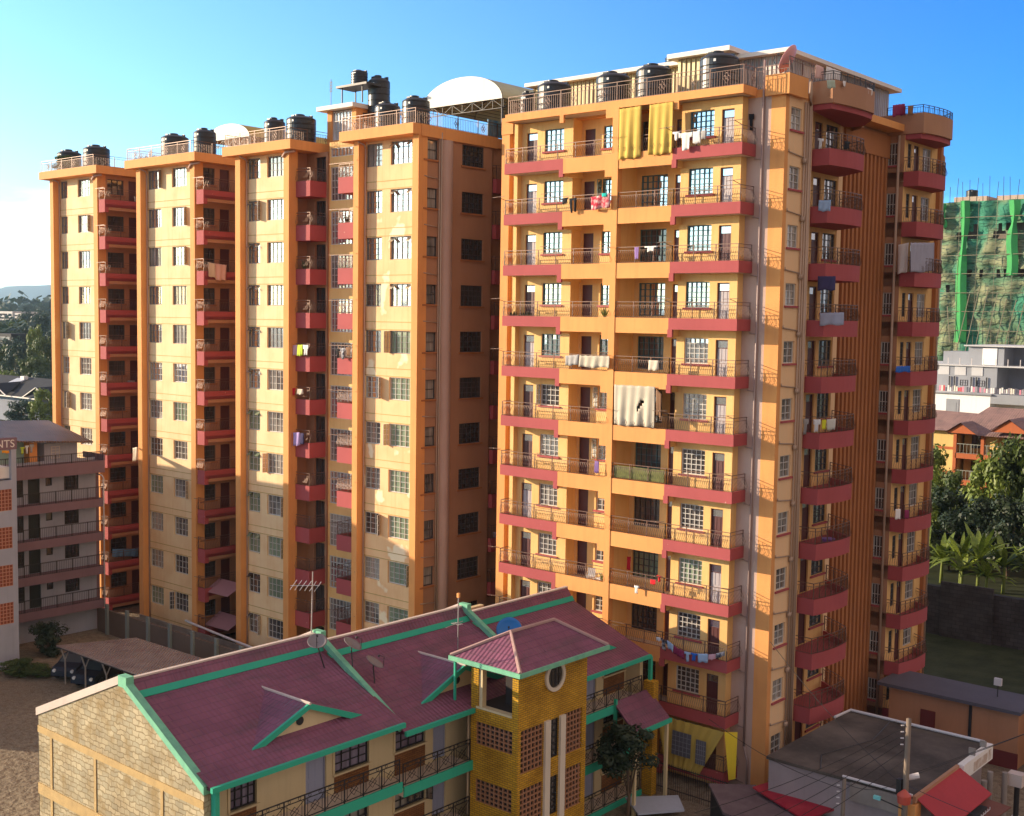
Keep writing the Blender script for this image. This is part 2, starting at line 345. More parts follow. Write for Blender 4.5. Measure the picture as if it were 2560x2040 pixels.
def door(parent, P, u0, u1, z0, z1, mat=None, d=.12, leaf=None, glazed_top=True):
    mb = MB(); t = .06
    pbox(mb, P, u0, u0+t, d-.04, d+.05, z0, z1); pbox(mb, P, u1-t, u1, d-.04, d+.05, z0, z1); pbox(mb, P, u0+t, u1-t, d-.04, d+.05, z1-t, z1)
    if glazed_top: pbox(mb, P, u0+t, u1-t, d-.02, d+.03, z1-.45, z1-.40)
    o = mb.build('door', mat or DOOR, parent)
    lb = MB(); pbox(lb, P, u0+t, u1-t, d, d+.04, z0, z1-(.45 if glazed_top else t))
    if leaf:
        for a in (.2, .6):
            pbox(lb, P, u0+t+(u1-u0)*a*.8, u0+t+(u1-u0)*(a+.22)*.8, d-.015, d, z0+.25, z0+.95); pbox(lb, P, u0+t+(u1-u0)*a*.8, u0+t+(u1-u0)*(a+.22)*.8, d-.015, d, z0+1.1, z0+1.75)
    sub(lb, 'door_leaf', leaf or mat or DOOR, o)
    if glazed_top:
        gb = MB(); pbox(gb, P, u0+t, u1-t, d+.01, d+.03, z1-.40, z1-t); sub(gb, 'fanlight', G_SKY, o)
    return o
def resample(path, step):
    out = []
    for a, b in zip(path, path[1:]):
        a = Vector((a[0], a[1])); b = Vector((b[0], b[1])); L = (b-a).length; n = max(1, int(round(L/step)))
        for k in range(n): out.append((a+(b-a)*k/n, (b-a).normalized()))
    out.append((b, (b-a).normalized())); return out
def railing(mb, path, z0, z1, step=.13, belly=.16, side=1, r=.011, posts=1.3, gap=.17, diamonds=0, mi=0):
    """steel railing along a plan path: two rails, posts and bars that belly outwards; side = +1 bulges to the right of travel"""
    P3 = [(p[0], p[1], z1) for p in path]; mb.tube(P3, .024, 4, mi); mb.tube([(x, y, z1-gap) for x, y, _ in P3], .016, 4, mi); mb.tube([(x, y, z0+.04) for x, y, _ in P3], .014, 4, mi)
    pts = resample(path, step); acc = 0
    for k, (p, d) in enumerate(pts):
        n = Vector((d.y, -d.x))*side; zt = z1-gap; h = zt-z0
        if belly: prof = [(0, zt), (.15, zt-.18*h), (.55, zt-.42*h), (1, zt-.68*h), (.8, zt-.86*h), (.15, z0+.02)]
        else: prof = [(0, zt), (0, z0)]
        mb.tube([(p.x+n.x*belly*q, p.y+n.y*belly*q, z) for q, z in prof], r, 3 if belly else 4, mi)
    for k, (p, d) in enumerate(resample(path, posts)): mb.box(p.x-.02, p.x+.02, p.y-.02, p.y+.02, z0, z1, mi)
    if diamonds:
        zc = z0+(z1-gap-z0)*.55; R = .2
        for k, (p, d) in enumerate(resample(path, diamonds)[:-1]):
            p = p+d*diamonds*.5
            for cx, cz in ((0, R*.75), (0, -R*.75), (R*.62, 0), (-R*.62, 0)):
                q = [(cx, cz+R*.6), (cx+R*.5, cz), (cx, cz-R*.6), (cx-R*.5, cz)]
                mb.tube([(p.x+d.x*a, p.y+d.y*a, zc+b) for a, b in q], .016, 4, mi, closed=True)
FLOOR = 2.9
# ------------------------------------------------------------------ ground
BLOCKS = []
def prism_struct(mb, name, mat): return struct(mb.build(name, mat))
def ground_mat():
    m = bpy.data.materials.new('packed_earth'); t, P, N, L = nodes_of(m); v = pos_map(N, L)
    a = noise(N, L, v, .12, 7, .4, .62); c = mixc(N, L, a, (.20, .165, .125), (.29, .24, .17))
    b = noise(N, L, v, 2.6, 10, .4, .66); c = mixc(N, L, b, c, (.17, .13, .095)); b2 = noise(N, L, v, 14, 4, .55, .7); c = mixc(N, L, b2, c, (.36, .30, .22))
    d = noise(N, L, pos_map(N, L, (.03, .03, .03)), 1, 4, .48, .56)
    c2 = mixc(N, L, noise(N, L, v, .5, 5), (.03, .036, .018), (.055, .06, .03)); g = N.new('ShaderNodeNewGeometry'); s = N.new('ShaderNodeSeparateXYZ'); L.new(g.outputs['Position'], s.inputs[0])
    far = N.new('ShaderNodeMapRange'); far.inputs[1].default_value = 66; far.inputs[2].default_value = 76; L.new(s.outputs[1], far.inputs[0])
    c = mixc(N, L, far.outputs[0], c, c2)
    L.new(c, P.inputs['Base Color']); P.inputs['Roughness'].default_value = .95; P.inputs['Specular IOR Level'].default_value = .1
    bp = N.new('ShaderNodeBump'); bp.inputs['Strength'].default_value = .6; bp.inputs['Distance'].default_value = .08; L.new(b, bp.inputs['Height']); L.new(bp.outputs[0], P.inputs['Normal'])
    return m
g = MB(); g.face([(-16000, -6000, GZ), (9000, -6000, GZ), (9000, 16000, GZ), (-16000, 16000, GZ)]); struct(g.build('ground', ground_mat()))
# ------------------------------------------------------------------ four beige towers
def tower(idx, pl, pr, wins, label, side, nxt, y_back=63):
    """pl, pr = left and right pilaster x-ranges; wins = two (x0,x1) window columns; side = kind of right flank"""
    R_ = empty('apartment_tower', ((pl[0]+pr[1])/2, 57, GZ), label, 'apartment building', 'orange and cream apartment towers in a row')
    yw, yp = 51.6, 51.0; zt = 10.8; zb = GZ
    P = P_of('y', yw); holes = [(a, b, 9.25-FLOOR*k, 10.66-FLOOR*k) for a, b in wins for k in range(12)]
    mb = MB(); wallsheet(mb, P, pl[1]-.02, pr[0]+.02, zb, zt, holes, .2)
    for k in range(12):
        for z in (8.3-FLOOR*k, 7.82-FLOOR*k): mb.box(pl[1], pr[0], yw-.014, yw+.02, z-.022, z+.022, 1)
    mb.build('front_wall', [CREAM4 if idx == 4 else CREAM, paint('groove', (.50, .34, .12))], R_)
    for x0, x1 in (pl, pr): m = MB(); m.box(x0, x1, yp, yw+.15, zb, zt); m.build('pilaster', ORANGE, R_)
    rnd = random.Random(idx*31)
    for wi, (a, b) in enumerate(wins):
        for k in range(12):
            hi = k < 5
            gl = [G_SKY, G_SKY, G_CURT, G_SKY][rnd.randrange(4)] if k < 6 else [G_CURT, G_DARK, G_CURT, G_GREEN][rnd.randrange(4)]
            if idx == 3 and wi == 0 and 6 <= k <= 9: gl = G_GREEN
            if idx == 4 and wi == 1 and k > 3: gl = G_GREEN
            dz = FLOOR*k
            window(R_, P, a+.01, b-.01, 9.26-dz, 10.65-dz, (2 if idx < 3 else 3) if b-a < 1.7 else 4, 2 if k < 4 and idx < 3 else 3 if idx < 4 else 4, gl, FRAME_M if k < 5 else FRAME_L, .13, bar_r=.012,
                   open_sash=(1 if rnd.random() < .14 else -1 if rnd.random() < .12 else 0), vents=(idx == 3 and wi == 0) or (idx == 4 and wi == 1 and k < 4), seed=idx*100+k*7+wi)
    # roof slab and its railing
    cx0, cx1 = pl[0]-.8, pr[1]+(.75 if side != 'flush' else .02)
    m = MB(); m.box(cx0, cx1, 50.5, 54.5, zt, 11.42); m.box(cx0+.3, pr[1]-.02, 54.5, y_back, zt, 11.40)
    if side == 'side_balconies': m.box(pr[1]-.02, pr[1]+.3, 54.5, 58, zt, 11.38)
    m.build('roof_slab', ORANGE, R_)
    m = MB(); railing(m, [(cx0+.1, 62), (cx0+.1, 50.7), (pr[1]+.02, 50.7), (pr[1]+.02, 58)], 11.42, 12.3, .15, 0, posts=1.8, diamonds=2.2); m.build('roof_railing', BARS, R_)
    # body
    xs = pr[1]-.02 if side == 'side_balconies' else pr[1]-.05
    m = MB()
    if side == 'front_balconies': m.box(pl[0]+.05, pr[0], yw+.25, y_back, zb, zt-.01); m.box(pr[0], -62.1, 53.3, y_back, zb, zt-.01)
    elif side == 'flush': m.box(pl[0]+.05, xs-.25, yw+.25, y_back, zb, zt-.01)
    else: m.box(pl[0]+.05, xs-.25, yw+.25, y_back, zb, zt-.01)
    m.build('body', ORANGE_SIDE, R_)
    if side == 'side_balconies':
        PX = P_of('x', xs); wy = (51.5, 52.75) if idx == 2 else (51.9, 53.35); dy = (53.2, 54.05) if idx == 2 else (53.8, 54.7)
        hs = [(wy[0], wy[1], 9.3-FLOOR*k, 10.5-FLOOR*k) for k in range(12)]+[(dy[0], dy[1], 8.42-FLOOR*k, 10.5-FLOOR*k) for k in range(12)]
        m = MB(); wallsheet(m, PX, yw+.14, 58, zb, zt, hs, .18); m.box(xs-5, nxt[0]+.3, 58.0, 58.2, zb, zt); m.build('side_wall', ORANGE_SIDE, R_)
        w0 = window(R_, PX, wy[0], wy[1], 9.3, 10.5, 3, 3, G_DARK, FRAME_D, .1, sill=RIB, seed=idx); d0 = door(R_, PX, dy[0], dy[1], 8.42, 10.5, DOOR, glazed_top=False)
        b = MB(); x1 = xs+1.06; yb = 51.04; x0b = xs+.2
        b.box(xs, x1, yb+.1, 58, 8.2, 8.42); b.box(x1-.1, x1, yb, 58, 8.2, 8.79); b.box(x0b, x1-.1, yb, yb+.1, 7.78, 8.79); b.box(x1-.32, x1-.001, yb+.001, yb+.34, 7.78, 8.2)
        bal = b.build('balcony', RED, R_)
        ub = MB(); ub.box(x1-.16, x1-.03, yb+.35, 58, 7.95, 8.198); sub(ub, 'beam', ORANGE_SIDE, bal)
        rb = MB(); railing(rb, [(x0b, yb+.05), (x1-.05, yb+.05), (x1-.05, 57.9)], 8.79, 9.65, .14, .14); rb.tube([(x0b-.1, yb-.25, 9.62), (x1+.3, yb-.25, 9.66)], .022); rb.tube([(x0b+.3, yb+.05, 9.6), (x0b+.3, yb-.25, 9.62)], .018); sub(rb, 'railing', BARS, bal)
        for k in range(1, 12):
            for o in (w0, d0, bal): copy_part(o, -FLOOR*k)
    if side == 'front_balconies':                              # tower 3 and the stair bay beside it
        PY = P_of('y', 53.0); hs = [(-63.45, -62.35, 8.42-FLOOR*k, 10.5-FLOOR*k) for k in range(12)]
        m = MB(); wallsheet(m, PY, pr[0], -62.1, zb, zt, hs, .25); m.box(-62.14, -62.1, 53.0, 53.4, zb, zt); m.build('recess_wall', ORANGE_SIDE, R_)
        w0 = window(R_, PY, -63.45, -62.35, 8.42, 10.5, 2, 2, G_DARK, FRAME_D, .18)
        b = MB(); b.box(-64.2, -62.28, 51.6, 53.0, 7.77, 8.42); b.box(-64.2, -62.28, 51.6, 51.7, 8.42, 8.79); b.box(-62.38, -62.28, 51.7, 53, 8.42, 8.79)
        bal = b.build('balcony', RED, R_); rb = MB(); railing(rb, [(-64.15, 51.65), (-62.33, 51.65), (-62.33, 53)], 8.79, 9.62, .12, .15); sub(rb, 'railing', BARS, bal)
        for k in range(1, 12):
            for o in (w0, bal): copy_part(o, -FLOOR*k)
    if side == 'flush':
        PX = P_of('x', xs); A_ = [(51.55, 52.72, 9.42-FLOOR*k, 10.62-FLOOR*k) for k in range(12)]; B_ = [(54.85, 56.85, 9.36-FLOOR*k, 10.66-FLOOR*k) for k in range(12)]
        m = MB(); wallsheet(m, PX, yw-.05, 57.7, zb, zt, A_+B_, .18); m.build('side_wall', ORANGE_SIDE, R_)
        m = MB(); m.box(pr[1]-.3, pr[1]+.001, yp+.001, yp+.45, zb, zt-.002); m.box(pr[1]-.04, pr[1]+.1, 51.2, 58, 10.72, 11.42); m.build('corner_trim', ORANGE, R_)
        m = MB(); m.prism([(xs, 52.95)]+[(xs+.28*sin(pi*q/10), 52.98+1.05*q/10) for q in range(11)], zb, zt-.1); m.build('round_shaft', GREYP, R_, smooth=False)
        for k in range(12): m_ = None
        m = MB(); m.tube([(xs+.12, 52.9, zb), (xs+.12, 52.9, zt+.3)], .06, 8); m.tube([(xs+.10, 52.74, zb), (xs+.10, 52.74, zt)], .04, 8)
        for k in range(12): m.tube([(xs+.07, 51.5, 8.4-FLOOR*k), (xs+.07, 52.74, 8.3-FLOOR*k)], .03, 6)
        m.build('drain_pipe', PIPE, R_, smooth=True)
        a0 = window(R_, PX, 51.55, 52.72, 9.42, 10.62, 1, 2, G_GREEN if 0 else G_CURT, FRAME_D, .14, sill=RIB); b0 = window(R_, PX, 54.85, 56.85, 9.36, 10.66, 5, 4, G_DARK, FRAME_D, .1, sill=RIB)
        for k in range(1, 12):
            for o in (a0, b0): copy_part(o, -FLOOR*k)
        m = MB(); m.box(xs-1.6, xs-1.5, 57.7, y_back, zb, zt)
        for k in range(12):
            m.box(xs-1.495, xs-1.48, 58.2, 59.1, 8.42-FLOOR*k, 10.5-FLOOR*k, 1); m.box(xs-1.495, xs-1.48, 59.8, 61.2, 9.2-FLOOR*k, 10.5-FLOOR*k, 1)
        m.box(xs-1.5, xs-.0, 57.65, 57.7, zb, zt); m.box(xs-1.6, -46.6, y_back-1, y_back-.8, zb, zt); m.build('recess_wall', [ORANGE_SIDE, G_DARK], R_)
        b = MB(); b.box(xs-1.5, xs+.3, 57.72, 61.9, 7.9, 8.42); b.box(xs+.2, xs+.3, 57.72, 61.9, 8.42, 8.79); b.box(xs-1.4, xs+.2, 57.72, 57.82, 8.42, 8.79); bal = b.build('balcony', RED, R_)
        rb = MB(); railing(rb, [(xs-1.4, 57.77), (xs+.25, 57.77), (xs+.25, 61.9)], 8.79, 9.65, .14, .14); sub(rb, 'railing', BARS, bal)
        for k in range(1, 12): copy_part(bal, -FLOOR*k)
        m = MB(); railing(m, [(xs+.05, 58), (xs+.05, 61.5)], 11.42, 12.3, .15, 0); m.build('roof_railing', BARS_D, R_)
    # balconies on the left flank
    if idx in (1, 2):
        xl = pl[0]; X0 = xl-1.35 if idx == 1 else xl-.55
        b = MB(); y0 = 52.0 if idx == 1 else 51.6
        b.box(X0, xl+.1, y0, 57, 8.2, 8.42); b.box(X0, X0+.1, y0, 57, 8.42, 8.79); b.box(X0+.1, xl+.1, y0, y0+.1, 8.42, 8.79); b.box(X0, xl+.1, y0+.001, y0+.35, 7.78, 8.2)
        bal = b.build('balcony', RED, R_); rb = MB(); railing(rb, [(X0+.05, 57), (X0+.05, y0+.05), (xl+.05, y0+.05)], 8.79, 9.65, .14, .2); sub(rb, 'railing', BARS_D if idx == 1 else BARS, bal)
        for k in range(1, 12): copy_part(bal, -FLOOR*k)
        if idx == 1: m = MB(); m.box(X0, xl, 52, 57, 10.72, 11.05); m.build('canopy_slab', ORANGE, R_)
    if idx == 4:
        # stair bay between towers 3 and 4, and tower 4's balconies beside it
        PY = P_of('y', 53.1); hs = [(-61.95, -59.55, 7.55-FLOOR*k, 9.75-FLOOR*k) for k in range(-1, 11)]
        hs[0] = (-61.95, -59.55, 10.42, 11.0)
        m = MB(); wallsheet(m, PY, -62.1, -59.4, zb, 11.4, hs, .15); m.box(-62.1, -59.4, 53.35, 55, zb, 11.39); m.build('stair_wall', YELLOW, R_)
        for j, h in enumerate(hs): window(R_, PY, h[0], h[1], h[2], h[3], 7, 1 if j == 0 else 5, G_CURT if j % 2 else G_SKY, FRAME_L, .06, seed=j)
        PY2 = P_of('y', 53.0); m = MB(); m.box(-59.5, -57.3, 53.0, y_back, zb, zt); m.build('recess_wall', ORANGE_SIDE, R_)
        b = MB(); b.box(-59.5, -57.4, 51.6, 53, 7.77, 8.42); b.box(-59.5, -57.4, 51.6, 51.7, 8.42, 8.79); b.box(-59.5, -59.4, 51.7, 53, 8.42, 8.79); bal = b.build('balcony', RED, R_)
        rb = MB(); railing(rb, [(-59.45, 53), (-59.45, 51.65), (-57.4, 51.65)], 8.79, 9.62, .12, .15)
        rb.tube([(-59.9, 51.2, 9.62), (-57.2, 51.2, 9.62)], .02); rb.tube([(-59.45, 51.65, 9.6), (-59.45, 51.2, 9.62)], .02); rb.tube([(-57.6, 51.65, 9.6), (-57.0, 50.95, 9.66)], .02)
        sub(rb, 'railing', BARS, bal)
        for k in range(1, 12): copy_part(bal, -FLOOR*k)
    m = MB()
    for x0, x1 in (pl, pr): m.prism3([(x0-.0, yw-.01, 10.0), (x0, yw-.01, 10.8), (x0, 50.62, 10.8)], (.22, 0, 0)) if 0 else None
    m = MB(); x = pl[1]+.09; m.tube([(x, yw-.1, zb), (x, yw-.1, 10.3), (x-.02, yw-.15, 10.6), (x-.05, 50.9, 10.78)], .055, 8)
    if side != 'flush': m.tube([(pr[0]-.05, 50.95, 10.4), (pr[0]+.3, 50.9, 10.66), (pr[1]+.5, 51.1, 10.72)], .09, 8)
    m.build('downpipe', GREYP, R_, smooth=True)
    return R_
T1 = tower(1, (-95.04, -94.49), (-88.21, -87.62), [(-95.13+.7, -93.26), (-91.63, -89.8)], 'leftmost orange and cream apartment tower, behind the grey flats', 'side_balconies', (-82.02, 0))
T2 = tower(2, (-82.02, -81.46), (-74.99, -74.44), [(-81.42, -79.62), (-78.17, -76.35)], 'second apartment tower from the left, its lower floors in shade', 'side_balconies', (-69.6, 0))
T3 = tower(3, (-69.6, -69.04), (-64.29, -63.74), [(-69.0, -67.61), (-66.82, -65.06)], 'third apartment tower from the left, green curtains in its left windows', 'front_balconies', (-57.36, 0))
T4 = tower(4, (-57.36, -56.88), (-52.08, -51.57), [(-56.86, -55.37), (-54.61, -52.75)], 'fourth apartment tower, peeling paint below its third windows, beside the big block', 'flush', None)
# ------------------------------------------------------------------ the big yellow block on the right
A = empty('apartment_block', (-37, 62, GZ), 'big yellow apartment block with wide red and orange balconies on the right', 'apartment building')
zb = GZ; zt = 11.17
YF, Y1, Y2, Y4, Y5 = 52.5, 53.6, 54.4, 53.3, 53.85
XC = -28.96
def levels(z0, z1, n=12): return [(z0-FLOOR*k, z1-FLOOR*k) for k in range(n)]
PY1, PY2, PY4, PY5 = P_of('y', Y1), P_of('y', Y2), P_of('y', Y4), P_of('y', Y5)
m = MB(); hs = [(-45.34, -44.55, a, b) for a, b in levels(8.42, 10.6)]+[(-44.0, -42.62, a, b) for a, b in levels(9.45, 10.68)]
wallsheet(m, PY1, -46.9, -41.95, zb, zt, hs, .22)
m.box(-41.95-.12, -41.95, Y1+.004, Y2, zb, zt); m.box(-45.98, -45.72, Y1-.35, Y1, zb, zt); m.build('bay_wall', YELLOW, A)
m = MB(); hs = [(-41.75, -41.0, a, b) for a, b in levels(8.42, 10.6)]+[(-40.45, -38.9, a, b) for a, b in levels(9.45, 10.68)]
wallsheet(m, PY2, -41.95, -38.3, zb, zt, hs, .22); m.box(-38.38, -38.14, YF+.35, Y2, zb, zt); m.build('bay_wall', YELLOW, A)
m = MB(); hs = [(-37.85, -36.12, a, b) for a, b in levels(8.9, 10.68)]+[(-35.65, -34.85, a, b) for a, b in levels(8.42, 10.6)]
wallsheet(m, PY2, -38.14, -34.6, zb, zt, hs, .22); m.build('bay_wall', YELLOW, A)
m = MB(); hs = [(-34.1, -32.66, a, b) for a, b in levels(9.35, 10.68)]+[(-32.22, -31.5, a, b) for a, b in levels(8.42, 10.62)]
wallsheet(m, PY4, -34.6, -31.05, zb, zt, hs, .22); m.face([(-31.05, Y4, zb), (-31.05, Y5, zb), (-31.05, Y5, zt), (-31.05, Y4, zt)]); m.face([(-34.6, Y4, zb), (-34.6, Y2, zb), (-34.6, Y2, zt), (-34.6, Y4, zt)]); m.build('bay_wall', YELLOW, A)
m = MB(); m.box(-31.05, -29.75, Y5, Y5+.3, zb, zt-.01); m.build('grey_wall', GREYP, A)
m = MB(); m.box(-29.75, XC, Y5-.004, Y5+.3, zb, zt-.01); m.box(XC-.2, XC+.003, Y5-.003, Y5+.36, zb, zt-.012); m.build('corner_pilaster', ORANGE, A)
m = MB(); m.box(-46.95, -46.35, YF+.75, Y1+.2, zb, zt-.3); m.build('corner_pilaster', ORANGE, A)
m = MB(); m.box(-38.42, -38.02, YF-.03, YF+.38, zb+3.2, zt+.03); m.build('pier', ORANGE, A)
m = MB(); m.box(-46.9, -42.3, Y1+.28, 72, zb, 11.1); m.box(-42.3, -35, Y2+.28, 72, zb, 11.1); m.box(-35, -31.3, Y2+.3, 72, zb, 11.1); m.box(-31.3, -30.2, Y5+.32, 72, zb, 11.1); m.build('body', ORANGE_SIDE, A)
gls = [G_SKY, G_CURT, G_SKY, G_DARK]
rnd = random.Random(11)
for k in range(12):
    dz = FLOOR*k; g1 = G_SKY if k < 7 else G_CURT
    door(A, PY1, -45.34, -44.55, 8.42-dz, 10.6-dz, DOOR, leaf=DOOR_L if k in (1, 2, 4, 7) else DOOR)
    window(A, PY1, -44.0, -42.62, 9.45-dz, 10.68-dz, 4, 4, g1 if k != 5 else G_DARK, FRAME_T if k < 5 else FRAME_L, .1, sill=RED, seed=k, open_sash=-1 if k == 5 else 0)
    door(A, PY2, -41.75, -41.0, 8.42-dz, 10.6-dz, DOOR, glazed_top=False)
    window(A, PY2, -40.45, -38.9, 9.45-dz, 10.68-dz, 4, 4, g1, FRAME_T if k < 5 else FRAME_L, .1, sill=RED, seed=k+50, open_sash=-1 if k in (1, 5, 6) else 0)
    window(A, PY2, -37.85, -36.12, 8.9-dz, 10.68-dz, 5, 5, [G_DARK, G_SKY, G_DARK, G_SKY, G_DARK, G_SKY, G_DARK, G_DARK, G_GREEN, G_DARK, G_DARK, G_DARK][k], FRAME_T if k < 7 else FRAME_D, .12, seed=k+90)
    door(A, PY2, -35.65, -34.85, 8.42-dz, 10.6-dz, DOOR)
    window(A, PY4, -34.1, -32.66, 9.35-dz, 10.68-dz, 5, 5, g1 if k < 6 else G_DARK if k < 8 else G_GREEN if k == 8 else G_DARK, FRAME_T if k < 4 else FRAME_L, .1, sill=RED, seed=k+130)
    door(A, PY4, -32.22, -31.5, 8.42-dz, 10.62-dz, DOOR, leaf=DOOR_L if k in (0, 1, 3, 4, 5, 8) else DOOR)
# wide front balconies
def front_balcony(k):
    b = MB(); dz = FLOOR*k
    last = k == 11
    if not last:
        b.box(-46.07, -41.77, YF, YF+.12, 8.2-dz, 8.79-dz, 0); b.box(-46.07, -41.95, YF+.12, Y1, 8.2-dz, 8.42-dz, 2); b.box(-42.07, -41.77, YF+.001, YF+.14, 7.79-dz, 8.2-dz, 0)
        b.box(-46.07, -45.95, YF+.12, Y1, 8.42-dz, 8.79-dz, 0); b.box(-41.93, -41.8, YF+.14, Y2, 7.85-dz, 8.2-dz, 3)
        b.box(-41.77, -38.42, YF+.004, YF+.124, 7.97-dz, 8.785-dz, 1); b.box(-41.95, -38.38, YF+.12, Y2, 8.2-dz, 8.42-dz, 2)
        b.box(-38.02, -34.6, YF+.004, YF+.124, 7.97-dz, 8.785-dz, 1); b.box(-38.14, -34.6, YF+.12, Y2, 8.2-dz, 8.42-dz, 2)
        b.box(-38.9, -38.42, YF+.003, YF+.1, 7.6-dz, 7.97-dz, 1) if k < 8 else None
    b.box(-34.6, -30.55, YF, YF+.12, 8.2-dz, 8.79-dz, 0); b.box(-34.6, -31.05, YF+.12, Y4, 8.2-dz, 8.42-dz, 2); b.box(-34.65, -34.37, YF+.001, YF+.14, 7.79-dz, 8.2-dz, 0)
    b.box(-30.67, -30.55, YF+.12, Y5, 8.2-dz, 8.79-dz, 0); b.box(-31.05, -30.67, YF+.12, Y5, 8.2-dz, 8.42-dz, 2); b.box(-34.6, -34.45, YF+.14, Y4, 7.85-dz, 8.2-dz, 3)
    return b
for k in range(12):
    bal = front_balcony(k).build('balcony', [RED, ORANGE, SOFFIT, YELLOW], A)
    rb = MB(); dz = FLOOR*k
    if k < 11:
        railing(rb, [(-46.01, Y1-.1), (-46.01, YF+.06), (-38.42, YF+.06)], 8.79-dz, 9.62-dz, .125, .17)
        railing(rb, [(-38.02, YF+.06), (-34.5, YF+.06)], 8.79-dz, 9.62-dz, .125, .17)
    railing(rb, [(-34.5, YF+.06), (-30.61, YF+.06), (-30.61, Y5)], 8.79-dz, 9.62-dz, .125, .17)
    # cranked laundry arms
    for x in (-46.0, -42.4, -38.4, -34.6, -30.6):
        if (k*7+int(x)) % 5 < 3 and (k < 11 or x > -35): rb.tube([(x, YF+.06, 9.62-dz), (x-.1, YF-.55, 9.78-dz)], .018); rb.tube([(x-.5, YF-.5, 9.76-dz), (x+.35, YF-.45, 9.8-dz)], .018)
    sub(rb, 'railing', BARS, bal)
# roof edge
m = MB(); m.box(-46.07, -30.57, YF, YF+.2, 11.17, 11.58); m.box(-42.07, -41.8, YF+.001, YF+.14, 10.75, 11.17); m.box(-38.9, -38.42, YF+.003, YF+.1, 10.7, 11.17); m.box(-34.6, -34.3, YF+.001, YF+.14, 10.73, 11.17)
m.box(-46.95, -46.07, YF+.7, YF+.9, 10.6, 11.55); m.box(-30.69, -30.57, YF+.2, Y5, 11.17, 11.58); m.box(-46.07, -45.95, YF+.2, Y1, 11.17, 11.58)
m.box(-46.9, XC-.02, Y5-.02, 73, 11.11, 11.5, 0); m.box(-45.95, -30.69, YF+.2, Y5+.4, 11.2, 11.5, 1); m.build('roof_slab', [ORANGE, SOFFIT], A)
m = MB(); railing(m, [(-45.9, 56), (-45.9, YF+.1), (-30.63, YF+.1), (-30.63, Y5-.1), (-28.75, Y5-.1)], 11.58, 12.56, .15, 0, posts=1.9, gap=.2, diamonds=1.9, r=.013); m.build('roof_railing', BARS, A)
# right flank: narrow windows, pipes, round-fronted balconies, ribbed shaft, rear wing
PXC = P_of('x', XC); m = MB(); sh = [(54.42, 55.55, a, b) for a, b in levels(9.5, 10.62)]; wallsheet(m, PXC, Y5+.3, 56.6, zb, zt-.05, sh, .16, 0)
m.build('side_wall', CREAM_W, A)
m = MB(); m.box(-31, XC-.001, 56.45, 56.75, zb, zt-.1); m.box(-30.2, -29.95, 61.9, 62.4, zb, zt-.1); m.build('recess_side', CREAM_W, A)
w0 = window(A, PXC, 54.42, 55.55, 9.5, 10.62, 2, 3, G_CURT, FRAME_L, .1, sill=RED)
for k in range(1, 12): copy_part(w0, -FLOOR*k)
PX2 = P_of('x', -30.0); m = MB(); hs = [(59.05, 59.95, a, b) for a, b in levels(8.42, 10.6)]+[(60.35, 61.85, a, b) for a, b in levels(9.2, 10.62)]+[(57.3, 58.4, a, b) for a, b in levels(9.2, 10.6)]
wallsheet(m, PX2, 56.7, 62, zb, zt-.1, hs, .15); m.build('recess_wall', YELLOW, A)
d0 = door(A, PX2, 59.05, 59.95, 8.42, 10.6, DOOR); w1 = window(A, PX2, 60.35, 61.85, 9.2, 10.62, 3, 4, G_SKY, FRAME_D, .1, sill=RED); w2 = window(A, PX2, 57.3, 58.4, 9.2, 10.6, 3, 4, G_DARK, FRAME_L, .1)
for k in range(1, 12):
    for o in (d0, w1, w2): copy_part(o, -FLOOR*k)
def round_balcony(x0, xw, y0, y1, bulge, z=8.42):
    """front-facing short side, then a bowed long side back to the wall"""
    pts = [(xw, y0), (x0, y0)]
    for q in range(1, 11):
        t = q/10; pts.append((x0+bulge*sin(pi*min(1, t*1.05))-(x0-xw)*max(0, t-.72)/.28*.9, y0+(y1-y0)*t))
    return pts
P2 = round_balcony(-28.05, -30.0, 56.85, 61.9, .3)
P3b = round_balcony(-28.05, -30.0, 68.2, 73.2, .3)
def bowed(path, k0=12):
    b = MB(); inner = [(max(x-.12, -30.0), y) for x, y in path]
    b.prism(path+[(-30.0, path[-1][1])], 7.95, 8.42, 0); b.ribbon(path[1:], 8.42, 8.79, .12, 0); b.ribbon([(path[0][0], path[0][1]), path[1]], 8.42, 8.79, .12, 0)
    bal = b.build('round_balcony', RED, A); rb = MB(); railing(rb, [(x-.06, y+.05) for x, y in path], 8.79, 9.62, .14, .15); sub(rb, 'railing', BARS, bal)
    for k in range(1, k0): copy_part(bal, -FLOOR*k)
bowed(P2); bowed(P3b)
m = MB(); m.box(-30.3, -30.02, 61.9, 68.4, zb, zt-.1)
for q in range(11): m.box(-30.02, -29.86, 62.6+q*.52, 62.84+q*.52, zb, 9.6)
m.box(-30.02, -29.80, 62.3, 68.2, 9.6, 10.9); m.build('ribbed_shaft', RIB, A)
PY6 = P_of('y', 68.2); m = MB(); sh = [(-29.98+.05, -29.35, a, b) for a, b in levels(9.2, 10.5)]
wallsheet(m, PY6, -30.0, -28.95, zb, zt-.1, sh, .15); m.box(-30, -29.35, 68.45, 72, zb, zt-.1); m.build('wing_wall', ORANGE_SIDE, A)
w3 = window(A, PY6, -29.93, -29.35, 9.2, 10.5, 3, 2, G_DARK, FRAME_L, .06, sill=RED)
for k in range(1, 12): copy_part(w3, -FLOOR*k)
PX3 = P_of('x', -28.95); m = MB(); hs = [(69.6, 70.4, a, b) for a, b in levels(8.42, 10.5)]+[(70.9, 72.2, a, b) for a, b in levels(9.1, 10.5)]+[(68.7, 69.25, a, b) for a, b in levels(9.1, 10.5)]
